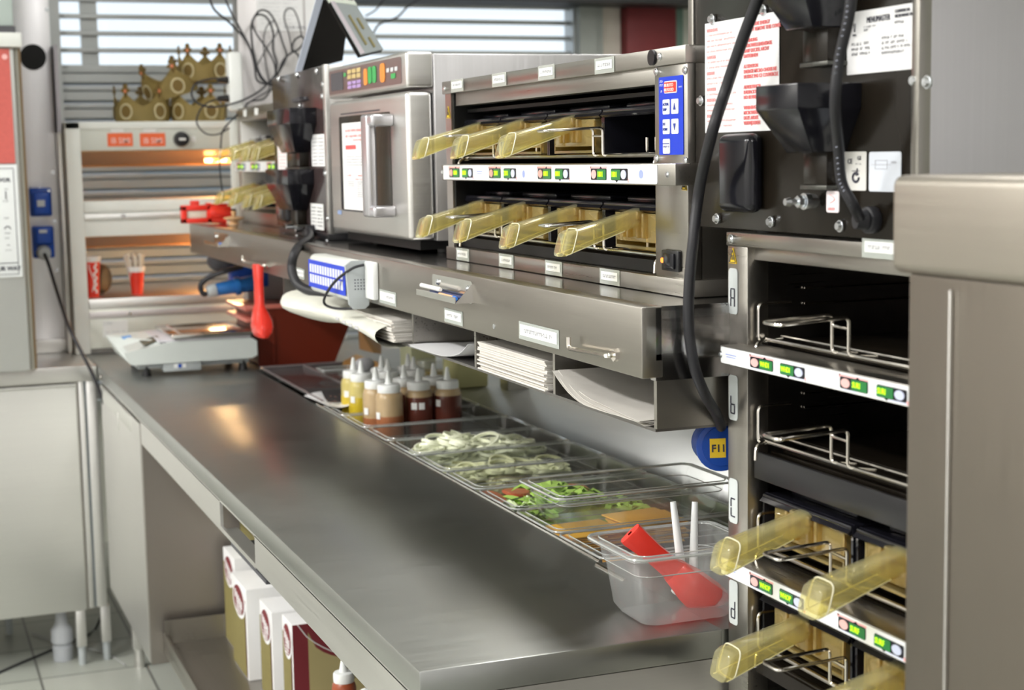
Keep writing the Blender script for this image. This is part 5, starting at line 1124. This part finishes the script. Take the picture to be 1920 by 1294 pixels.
MB().lathe([(0, 0), (.016, 0), (.010, .010), (.030, .018), (.030, .022), (.006, .026), (.008, .040), (0, .042)], (.945, 4.70, 1.331)).obj('pedestal', mat('pedestal_tan', (.62, .38, .20), .35), t)
# white cloth/strap left of far cabinet: part of wall side
# blue connector hanging below the shelf
t = thing('power_connector', (.96, 4.95, 1.05), 'blue and grey industrial plug with black lead under the far end of the overshelf', 'plug')
p = at(405, 543, y=4.93); q = at(476, 531, y=4.93)
b = MB(); b.cyl(p.lerp(q, .0), q, .020, .026, n=20, bev=.003); b.cyl(p.lerp(q, .5), p.lerp(q, .62), .029, n=20); b.obj('plug_body', mat('connector_blue', (.02, .14, .42), .35), t)
b = MB(); b.cyl(p+Vector((-.028, 0, -.006)), p, .018, .023, n=18, bev=.002); b.obj('gland', GREYP, t)
b = MB(); b.tube([p+Vector((-.02, 0, -.004)), at(382, 552, y=4.93), at(376, 535, y=4.93), at(392, 520, y=4.92), at(425, 508, y=4.90), at(455, 500, y=4.90)], .008, 10); b.obj('lead', RUB, t)
b = MB(); b.box(at(430, 515, y=5.0).x, at(500, 515, y=5.0).x, 4.97, 5.03, 1.12, 1.19, .006); b.obj('socket_box', BLUE, t)
t = MB().sphere((.97, 5.02, 1.205), .045, (1.15, 1, .8)).obj('coiled_lead', DGREY, label='dark bundle of coiled lead tucked under the far end of the overshelf', cat='cable')
# red-brown crate
t = thing('crate', (1.16, 4.85, .90), 'dark red plastic crate with ribbed rim behind the scale', 'crate')
REDT2 = REDT
x0, x1, y0, y1 = 1.0, 1.262, 4.70, 5.0; z1 = 1.085
b = MB(); b.hull([(x0+.006, y0+.006, .9015), (x1-.02, y0+.006, .9015), (x0+.006, y1, .9015), (x1-.02, y1, .9015), (x0, y0, z1-.002), (x1+.05, y0, z1-.022), (x0, y1, z1-.002), (x1+.05, y1, z1-.022)]); b.obj('crate_body', REDT, t)
b = MB(); b.box(x0-.032, x0+.002, y0-.004, y1, z1-.014, z1-.004, .002); b.box(x0-.03, x0+.002, y0-.004, y1, z1-.048, z1-.036, .002); b.box(x0-.034, x1+.05, y0-.008, y0+.004, z1-.01, z1+.004, .002); b.obj('rim', mat('crate_rim_pinkish', (.55, .16, .12), .3, coat=.4), t)
b = MB(); b.box(x0+.05, x0+.056, y0-.002, y0+.008, .91, z1-.03); b.obj('rib', REDT, t)
# scale
t = thing('kitchen_scale', (.80, 4.8, .90), 'white electronic scale with a steel weighing plate at the far end of the counter', 'scale')
y0, y1 = 4.63, 4.93; SCW = mat('scale_white', (.60, .64, .62), .4)
b = MB(); prof = [(.608, .946), (.585, 1.000), (.595, 1.012), (.715, .998), (.745, 1.002), (.975, .998), (.988, .985), (.988, .944), (.965, .932), (.64, .930)]
b.hull([(x, y, z) for x, z in [(.612, .944), (.600, .975), (.735, 1.000), (.972, .998), (.986, .988), (.986, .946), (.970, .938), (.62, .938)] for y in (y0, y0+.012)])
b.hull([(x, y, z) for x, z in [(.612, .944), (.582, 1.000), (.720, 1.006), (.972, .998), (.986, .988), (.986, .946), (.62, .938)] for y in (y1, y1-.03)]+[(.612, y0+.01, .944), (.735, y0+.01, 1.0), (.986, y0+.01, .988)], .002); b.obj('housing', SCW, t)
b = MB(); b.box(.70, .97, y0+.01, y1, .998, 1.006, .002); b.obj('plate_support', mat('scale_grey_lilac', (.58, .56, .60), .4), t)
b = MB(); b.box(.735, .985, y0-.005, y1+.01, 1.008, 1.020, .004, 3); b.tube([(.765, y0+.03, 1.0205), (.955, y0+.03, 1.0205), (.955, y1-.03, 1.0205), (.765, y1-.03, 1.0205), (.765, y0+.03, 1.0205)], .003, smooth=False); b.obj('weighing_plate', S_MIR, t)
b = MB()
def onface(u, v): # sloping keypad face near the left edge
    P = [Vector((.612, y0+.012, .950)), Vector((.733, y0+.012, 1.0006)), Vector((.722, y1-.03, 1.0068)), Vector((.584, y1-.03, 1.0008))]
    return (P[0]*(1-u)+P[1]*u)*(1-v)+(P[3]*(1-u)+P[2]*u)*v
def patch(name, u0, u1, v0, v1, m):
    b = MB(); P = [onface(u, v) for u, v in ((u0, v0), (u1, v0), (u1, v1), (u0, v1))]; n = (P[1]-P[0]).cross(P[3]-P[0]).normalized(); n = n if n.z > 0 else -n; b.poly([p+n*.008 for p in P], .0015, n); return b.obj(name, m, t)
patch('display', .48, .88, .16, .42, mat('lcd_dark', (.13, .13, .10), .2)); patch('keypad', .10, .46, .12, .40, mat('keypad_grey2', (.52, .54, .52), .5)); patch('badge', .22, .42, .66, .76, mat('badge_blue2', (.15, .35, .7), .4))
b = MB(); b.box(.64, .965, y0+.03, y1-.02, .922, .938); b.box(.71, .82, y0+.006, y0+.05, .912, .938, .003); b.obj('underbody', GREYP, t)
b = MB(); b.box(.74, .775, y0+.0045, y0+.0062, .922, .934); b.obj('sticker', LABEL, t)
b = MB(); b.cyl((.757, y0+.0046, .928), (.757, y0+.003, .928), .006, n=14); b.obj('badge', BLUE, t)
for x_ in (.665, .950):
    for y_ in (y0+.04, y1-.04): MB().cyl((x_, y_, .9003), (x_, y_, .93), .014, .010).obj('foot', BLK, t)

# clutter beyond the bottles
t = thing('dark_tray', (1.16, 4.26, .90), 'dark see-through tray cover over the far pan well, next to the crate', 'tray')
b = MB(); b.box(.99, 1.34, 3.885, 4.63, .9035, .907, .001); b.obj('cover', mat('smoked_cover', (.06, .055, .055), .12), t)
b = MB(); b.tube([(.992, 3.89, .909), (.992, 4.62, .909), (1.335, 4.62, .909)], .003, smooth=False); b.box(1.12, 1.125, 3.9, 4.62, .906, .912); b.obj('rim', mat('smoked_rim', (.20, .17, .17), .15), t)
for (x, y, lab) in ((1.09, 4.27, 'small clear portion box on the dark tray cover, farther one'), (1.13, 4.12, 'small clear portion box on the dark tray cover, nearer one')):
    t = gnpan('portion_box', x, x+.10, y, y+.08, .935, .026, CLEAR, taper=.004, rim=.004, rad=.006, label=lab, cat='box', group='portion boxes on the dark tray cover')
t = thing('serving_spoon', (1.17, 4.05, .91), 'grey round-bowled spoon propped behind the yellow squeeze bottles', 'spoon')
p = at(683, 684, y=4.05); MB().sphere(p, .022, (1.3, .5, .9)).obj('bowl', mat('spoon_grey', (.42, .42, .44), .4), t)
b = MB(); b.tube([p, p+Vector((-.02, -.0, -.03)), Vector((p.x-.035, 4.06, .912))], .005); b.obj('handle', mat('spoon_grey', (.42, .42, .44), .4), t)
AMW = mat('amber_tray_solid', (.34, .18, .05), .3, coat=.3)
t = thing('amber_tray', (1.3, 4.5, .90), 'amber brown handled tray lying behind the squeeze bottles, lower of two', 'tray', 'amber trays behind the bottles')
b = MB(); b.hull([at(640, 688, y=4.55), at(645, 676, y=4.60), at(668, 664, y=4.6), at(722, 684, y=4.25), at(724, 700, y=4.25), at(700, 694, y=4.3), at(650, 690, y=4.5)]); b.obj('tray_body', AMW, t)
t = thing('amber_tray', (1.35, 4.6, .90), 'amber brown tray leaning above the lower one under the paper bags', 'tray', 'amber trays behind the bottles')
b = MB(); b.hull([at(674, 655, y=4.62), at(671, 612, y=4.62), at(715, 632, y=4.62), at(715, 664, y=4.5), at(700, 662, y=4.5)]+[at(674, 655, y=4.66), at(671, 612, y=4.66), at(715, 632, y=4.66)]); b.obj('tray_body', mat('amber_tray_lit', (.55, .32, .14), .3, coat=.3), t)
t = thing('sauce_jug', (1.38, 4.2, .90), 'clear jug half full of yellow sauce behind the squeeze bottles', 'jug')
MB().lathe([(0, 0), (.033, 0), (.036, .06), (.037, .085), (.035, .085), (.034, .06), (.031, .003), (0, .003)], (1.31, 3.98, .901)).obj('jug_body', CLEARF, t)
MB().lathe([(0, .004), (.030, .004), (.033, .055), (0, .055)], (1.31, 3.98, .901)).obj('sauce', mat('mustard', (.62, .42, .02), .35), t)
b = MB(); b.wire([(1.31, 3.945, .975), (1.30, 3.915, .975), (1.30, 3.915, .925), (1.31, 3.948, .925)], .004, .01); b.obj('handle', CLEARF, t)
t = thing('yellow_tub', (1.45, 4.1, .90), 'tall pale yellow plastic tub standing at the back of the counter', 'tub')
YT_ = mat('pale_yellow_plastic', (.66, .64, .32), .45)
MB().box(1.385, 1.475, 3.98, 4.10, .901, 1.035, .006).obj('tub_body', YT_, t); MB().box(1.382, 1.478, 3.977, 4.103, 1.030, 1.045, .004).obj('lid', mat('pale_cream_lid', (.74, .74, .60), .45), t)
t = thing('yellow_tub', (1.35, 4.1, .90), 'paler yellow tub left of the tall one, behind the jug', 'tub')
MB().box(1.30, 1.375, 4.12, 4.22, .901, 1.02, .006).obj('tub_body', mat('pale_yellow_green', (.62, .64, .42), .5), t); MB().box(1.297, 1.378, 4.117, 4.223, 1.016, 1.028, .004).obj('lid', mat('pale_cream_lid', (.74, .74, .60), .45), t)

# ================================================================== LEFT FAR CORNER
t = thing('wall_duct_panel', (.46, 5.45, .90), 'tall stainless panel with a round hole and two blue sockets, left of the warming cabinet', 'panel')
b = MB(); b.box(.37, .512, 5.40, 5.60, .902, 2.6, .003); b.obj('panel_sheet', S_SIDE, t)
b = MB(); b.box(.37, .512, 5.392, 5.40, .902, .945, .002); b.obj('skirting', S_LT, t)
p = at(62, 107, y=5.398); b = MB(); b.cyl((p.x, 5.402, p.z), (p.x, 5.394, p.z), .041, n=32); b.obj('round_hole', VOID, t)
screws(t, [at(px, py, y=5.40) for px, py in ((100, 323), (103, 415), (107, 506), (88, 18))], (0, -1, 0), .005)
def socket(px0, py0, px1, py1, plug, label):
    p0 = at(px0, py0, y=5.37); p1 = at(px1, py1, y=5.37); t = thing('wall_socket', ((p0.x+p1.x)/2, 5.40, p1.z), label, 'socket')
    MB().box(p0.x, p1.x, 5.36, 5.40, p1.z, p0.z, .006, 3).obj('socket_box', BLUE, t)
    w_ = p1.x-p0.x; cx = (p0.x+p1.x)/2; h_ = p0.z-p1.z
    b = MB(); b.box(p0.x+w_*.08, p1.x-w_*.06, 5.342, 5.362, p1.z+h_*.42 if plug else p1.z+h_*.05, p0.z-h_*(.0 if plug else .12), .010, 3); fl = b.obj('flap', BLUE, t)
    b = MB(); b.box(cx-.014, cx+.010, 5.339, 5.343, p1.z+h_*(.80 if plug else .35), p1.z+h_*(.90 if plug else .58)); b.obj('sticker', mat('sticker_grey', (.55, .58, .62), .5), fl)
    b = MB(); screw(b, (p1.x-.008, 5.36, p0.z-.01), (0, -1, 0), .004); b.obj('screw', SCREW, t)
    return t, cx, p0, p1
socket(55, 353, 98, 405, False, 'upper blue wall socket with closed flap and pale sticker')
t, cx, p0, p1 = socket(60, 425, 103, 483, True, 'lower blue wall socket with a grey plug and black lead in it')
b = MB(); q = at(83, 476, y=5.33); b.cyl((q.x, 5.355, q.z+.004), (q.x, 5.315, q.z), .024, .020, n=20, bev=.003); b.obj('plug', GREYP, t)
cab = [Vector((q.x, 5.315, q.z)), at(92, 498, y=5.27), at(108, 550, y=5.15), at(128, 610, y=5.02), at(150, 655, y=4.96), at(175, 705, y=4.93), at(197, 760, y=4.92), at(211, 784, y=4.92), at(222, 770, y=4.93), at(226, 755, y=4.95)]
MB().tube(cab, .0055, 10).obj('cable', RUB, label='thick black lead running from the lower blue socket down behind the counter end', cat='cable')
t = thing('side_post', (.545, 5.45, .9), 'narrow stainless post with small rivets between the socket panel and warming cabinet', 'post')
b = MB(); b.box(.516, .5265, 5.34, 5.6, .902, 1.9); b.obj('post_face', steel('post_violet_steel', (.36, .34, .36), .3, (200, 200, 4), .06, .02), t)
# tall unit with red poster
t = thing('tall_cabinet', (.2, 5.2, .90), 'tall grey cabinet with a red poster and a white sign on the side counter', 'cabinet')
b = MB(); b.box(-.35, .362, 4.95, 5.35, .902, 1.862, .004); b.obj('cabinet_body', mat('cabinet_grey', (.50, .51, .49), .38, metal=.35), t)
b = MB(); b.box(.362, .376, 4.965, 5.35, .902, 1.862, .003); b.obj('edge_strip', mat('edge_olive_grey', (.34, .33, .28), .45), t)
b = MB(); b.box(.376, .384, 4.98, 5.35, .902, 1.862, .001); b.obj('edge_trim', mat('edge_brown', (.30, .20, .10), .5), t)
b = MB(); b.box(-.36, .386, 4.93, 5.36, 1.863, 1.905, .004); b.obj('top_cap', WHT, t)
b = MB(); b.box(-.3, .372, 4.96, 5.3, 1.906, 1.925); b.obj('gasket', DGREY, t)
b = MB(); b.box(-.3, .368, 4.97, 5.3, 1.926, 2.3, .004); b.obj('upper_box', mat('upper_box_pale', (.50, .58, .55), .4), t)
b = MB(); b.box(-.34, .350, 4.945, 4.9505, 1.524, 1.858); po = b.obj('red_poster', mat('poster_red', (.58, .12, .10), .5, noise=.25, nscale=90), t)
b = MB(); b.cyl((.336, 4.9448, 1.835), (.336, 4.9435, 1.835), .008, n=16); b.obj('badge', PINK, po)
b = MB(); b.box(-.34, .354, 4.945, 4.9505, 1.186, 1.520, .001); sg = b.obj('white_sign', mat('sign_white', (.82, .85, .85), .5), t)
b = MB(); o = Vector((.354, 4.9446, 1.52)); L_ = -NY[0]
quad(b, o, *NY, -.012, -.0105, .010, .325, .0003); quad(b, o, *NY, -.3, -.0105, .010, .0115, .0003); quad(b, o, *NY, -.3, -.0105, .290, .292, .0003); quad(b, o, *NY, -.3, -.0105, .324, .3255, .0003)
textmesh(b, 'FAVOR', o+NY[0]*-.072-NY[1]*.050, *NY, .016, .0005, bold=.0005); textmesh(b, 'YOUR WAY', o+NY[0]*-.095-NY[1]*.313, *NY, .017, .0005, bold=.0006)
for v in (.07, .105, .155, .200, .215, .235, .25): scrib(b, o, *NY, -.045, -.03, v, .004, .0005)
c = o+NY[0]*-.036-NY[1]*.19; b.tube([c+NY[0]*.008*math.cos(a)+NY[1]*.008*math.sin(a)-Vector((0, .001, 0)) for a in [PI*k/8 for k in range(9)]], .0014, 5, False)
c = o+NY[0]*-.036-NY[1]*.09; b.tube([c+NY[1]*.012-Vector((0, .001, 0)), c-NY[1]*.012-Vector((0, .001, 0))], .0014, 5, False); b.obj('lettering', INK, sg)
# left counter
t = thing('side_counter', (.1, 5.3, FZ), 'stainless side counter with a pale flat door at the far left corner', 'counter')
b = MB(); b.box(-1.4, .560, 5.0, 5.64, .852, .9005, .003); b.obj('worktop', S_LT, t)
b = MB(); b.box(-1.4, .497, 5.006, 5.02, .128, .845, .003); b.box(-1.4, .497, 5.0, 5.012, .838, .846, .002); b.obj('door', S_DOOR, t)
b = MB(); b.box(.505, .520, 5.008, 5.03, .132, .852, .001); b.box(.528, .560, 5.012, 5.03, .132, .852, .001); b.obj('corner_post', S_LT, t)
b = MB(); b.box(.519, .529, 5.02, 5.03, .132, .852); b.obj('gap_liner', mat('gap_blue_grey', (.22, .26, .28), .4), t)
b = MB(); b.box(-1.4, .56, 5.03, 5.6, .128, .85); b.obj('carcass', S_CAB, t)
for (x_, y_) in ((.462, 5.01), (.540, 5.03), (.27, 5.45), (-.5, 5.02)):
    b = MB(); b.box(x_, x_+.030, y_, y_+.030, 0.01, .13, .002); b.obj('leg', S_LT, t); b = MB(); b.cyl((x_+.015, y_+.015, FZ), (x_+.015, y_+.015, .02), .011, .013, n=16); b.obj('foot', GREYP, t)
t = thing('floor_trap', (.43, 5.2, FZ), 'grey plastic drain trap on the floor under the side counter', 'pipe')
MB().lathe([(0, 0), (.03, 0), (.032, .045), (.026, .05), (.034, .06), (.034, .10), (.02, .12), (.014, .18), (0, .18)], (.425, 5.10, FZ)).obj('trap_body', mat('trap_grey', (.45, .47, .50), .35), t)
fl_ = lambda px, py: at(px, py, z=FZ+.004)
MB().tube([fl_(-8, 1264), fl_(40, 1243), fl_(90, 1222), fl_(140, 1200), fl_(165, 1190), fl_(180, 1178), at(195, 1140, z=.05)], .004).obj('cable', RUB, label='thin black lead lying on the floor under the side counter', cat='cable')
MB().tube([fl_(60, 1188), fl_(110, 1205), fl_(160, 1215), fl_(200, 1225), fl_(235, 1247)], .0022).obj('string', mat('string_grey', (.42, .42, .42), .6), label='thin grey string lying on the tiles by the counter leg', cat='string')

# ================================================================== MAINS LEAD AND PLUG AT THE CORNER
t = thing('power_plug', (1.0, 1.81, 1.05), 'round blue industrial plug with a yellow F11 tag beside the corner post', 'plug')
c = at(1350, 836, y=1.83); ax = Vector((-.25, -.96, .05)).normalized()
b = MB(); b.cyl(c-ax*.05, c, .028, .030, n=28, bev=.004); b.cyl(c, c+ax*.006, .0335, n=28, bev=.002); b.cyl(c+ax*.006, c+ax*.008, .026, n=28); b.box(c.x-.012, c.x+.03, c.y+.01, c.y+.05, c.z+.02, c.z+.055, .004); b.obj('plug_body', BLUE, t)
b = MB(); R_ = Vector((.96, -.25, 0)).normalized(); U_ = R_.cross(ax)*-1
o = c+ax*.0085-R_*.016+U_*.011; quad(b, o, R_, U_, 0, .0215, 0, .0255, .0, .0008); tg = b.obj('yellow_tag', mat('tag_yellow', (.92, .62, .03), .5), t)
b = MB(); N_ = R_.cross(U_); textmesh(b, 'F11', o+R_*.002-U_*.0175, R_, U_, .0135, .0012*(1 if N_.dot(ax) > 0 else -1), bold=.0004); b.obj('lettering', INK, tg)
T_ = lambda px, py, x: at(px, py, x=x)
cab = [at(1440, -60, x=.93), at(1420, 0, x=.93), at(1392, 75, x=.93), at(1362, 165, x=.93), at(1335, 250, x=.91), at(1312, 350, y=1.755), at(1300, 450, y=1.752), at(1292, 540, y=1.752), at(1292, 620, y=1.752), at(1303, 690, y=1.752), at(1322, 740, y=1.758), at(1343, 776, y=1.782), at(1352, 800, y=1.81), Vector((c.x+.008, c.y+.03, c.z+.045))]
MB().tube(cab, .0070, 14).obj('mains_cable', RUB, label='thick black lead hanging down in front of the near microwave to the blue plug', cat='cable')
MB().tube([at(1335, 640, y=1.83), at(1350, 700, y=1.84), at(1356, 740, y=1.84), at(1352, 790, y=1.84)], .008, 12).obj('cable', RUB, label='short dark lead behind the overshelf corner rising from the blue plug', cat='cable')

# ================================================================== NEAR STAINLESS UNIT AT THE RIGHT EDGE
t = thing('steel_housing', (.95, .85, FZ), 'brownish stainless housing with a rounded top rail filling the right edge', 'housing')
FX = .85; fy = 1.199
b = MB(); b.box(FX, FX+.10, .45, fy, FZ, 1.408, .002); b.obj('side_sheet', S_FG, t)
b = MB(); b.box(FX-.0035, FX, 1.1345, 1.1365, FZ, 1.398, .0008); b.obj('seam', S_LT, t)
b = MB(); b.box(FX-.006, FX+.115, .45, 1.222, 1.408, 1.4965, .010, 4); b.obj('top_rail', steel('rail_pale_brown', (.50, .46, .40), .34, (300, 4, 300), .06, .02), t)

# ================================================================== LIGHT
def area(name, loc, rot, sx, sy, e, col=(1, 1, 1)):
    l = bpy.data.lights.new(name, 'AREA'); l.shape = 'RECTANGLE'; l.size = sx; l.size_y = sy; l.energy = e; l.color = col
    o = bpy.data.objects.new(name, l); C.objects.link(o); o.location = loc; o.rotation_euler = rot; return o
for (lx, ly, e) in ((-1.6, 1.8, 105), (1.3, 2.4, 26), (-1.6, 4.0, 85), (2.7, 5.2, 18), (2.9, 3.4, 24), (-.6, -.9, 55)): area('ceiling_lamp', (lx, ly, 2.94), (0, 0, 0), .3, 1.2, e, (1, .985, .96))
area('heat_light', (1.1, CY+.10, 1.505), (0, 0, 0), .2, .03, 1.2, (1, .5, .18)); area('heat_light', (1.1, CY+.10, 1.15), (0, 0, 0), .2, .03, 1.2, (1, .5, .18))
wd = bpy.data.worlds.new('world'); sc.world = wd; wd.use_nodes = True; bg = wd.node_tree.nodes['Background']; bg.inputs['Color'].default_value = (.86, .92, 1, 1); bg.inputs['Strength'].default_value = 1.7
sc.view_settings.view_transform = 'Standard'; sc.view_settings.look = 'None'; sc.view_settings.gamma = 1; sc.view_settings.exposure = -.28
sc.cycles.transparent_max_bounces = 24; sc.cycles.max_bounces = 10; sc.cycles.glossy_bounces = 6
for o in list(bpy.data.objects):
    if o.type == 'MESH' and len(o.data.polygons) > 12 and not any(p.use_smooth for p in o.data.polygons): sm(o, 32)
    elif o.type == 'MESH' and any(p.use_smooth for p in o.data.polygons) and o['kind' ] != 'x' if 'kind' in o else o.type == 'MESH' and any(p.use_smooth for p in o.data.polygons): o.data.set_sharp_from_angle(angle=math.radians(38))
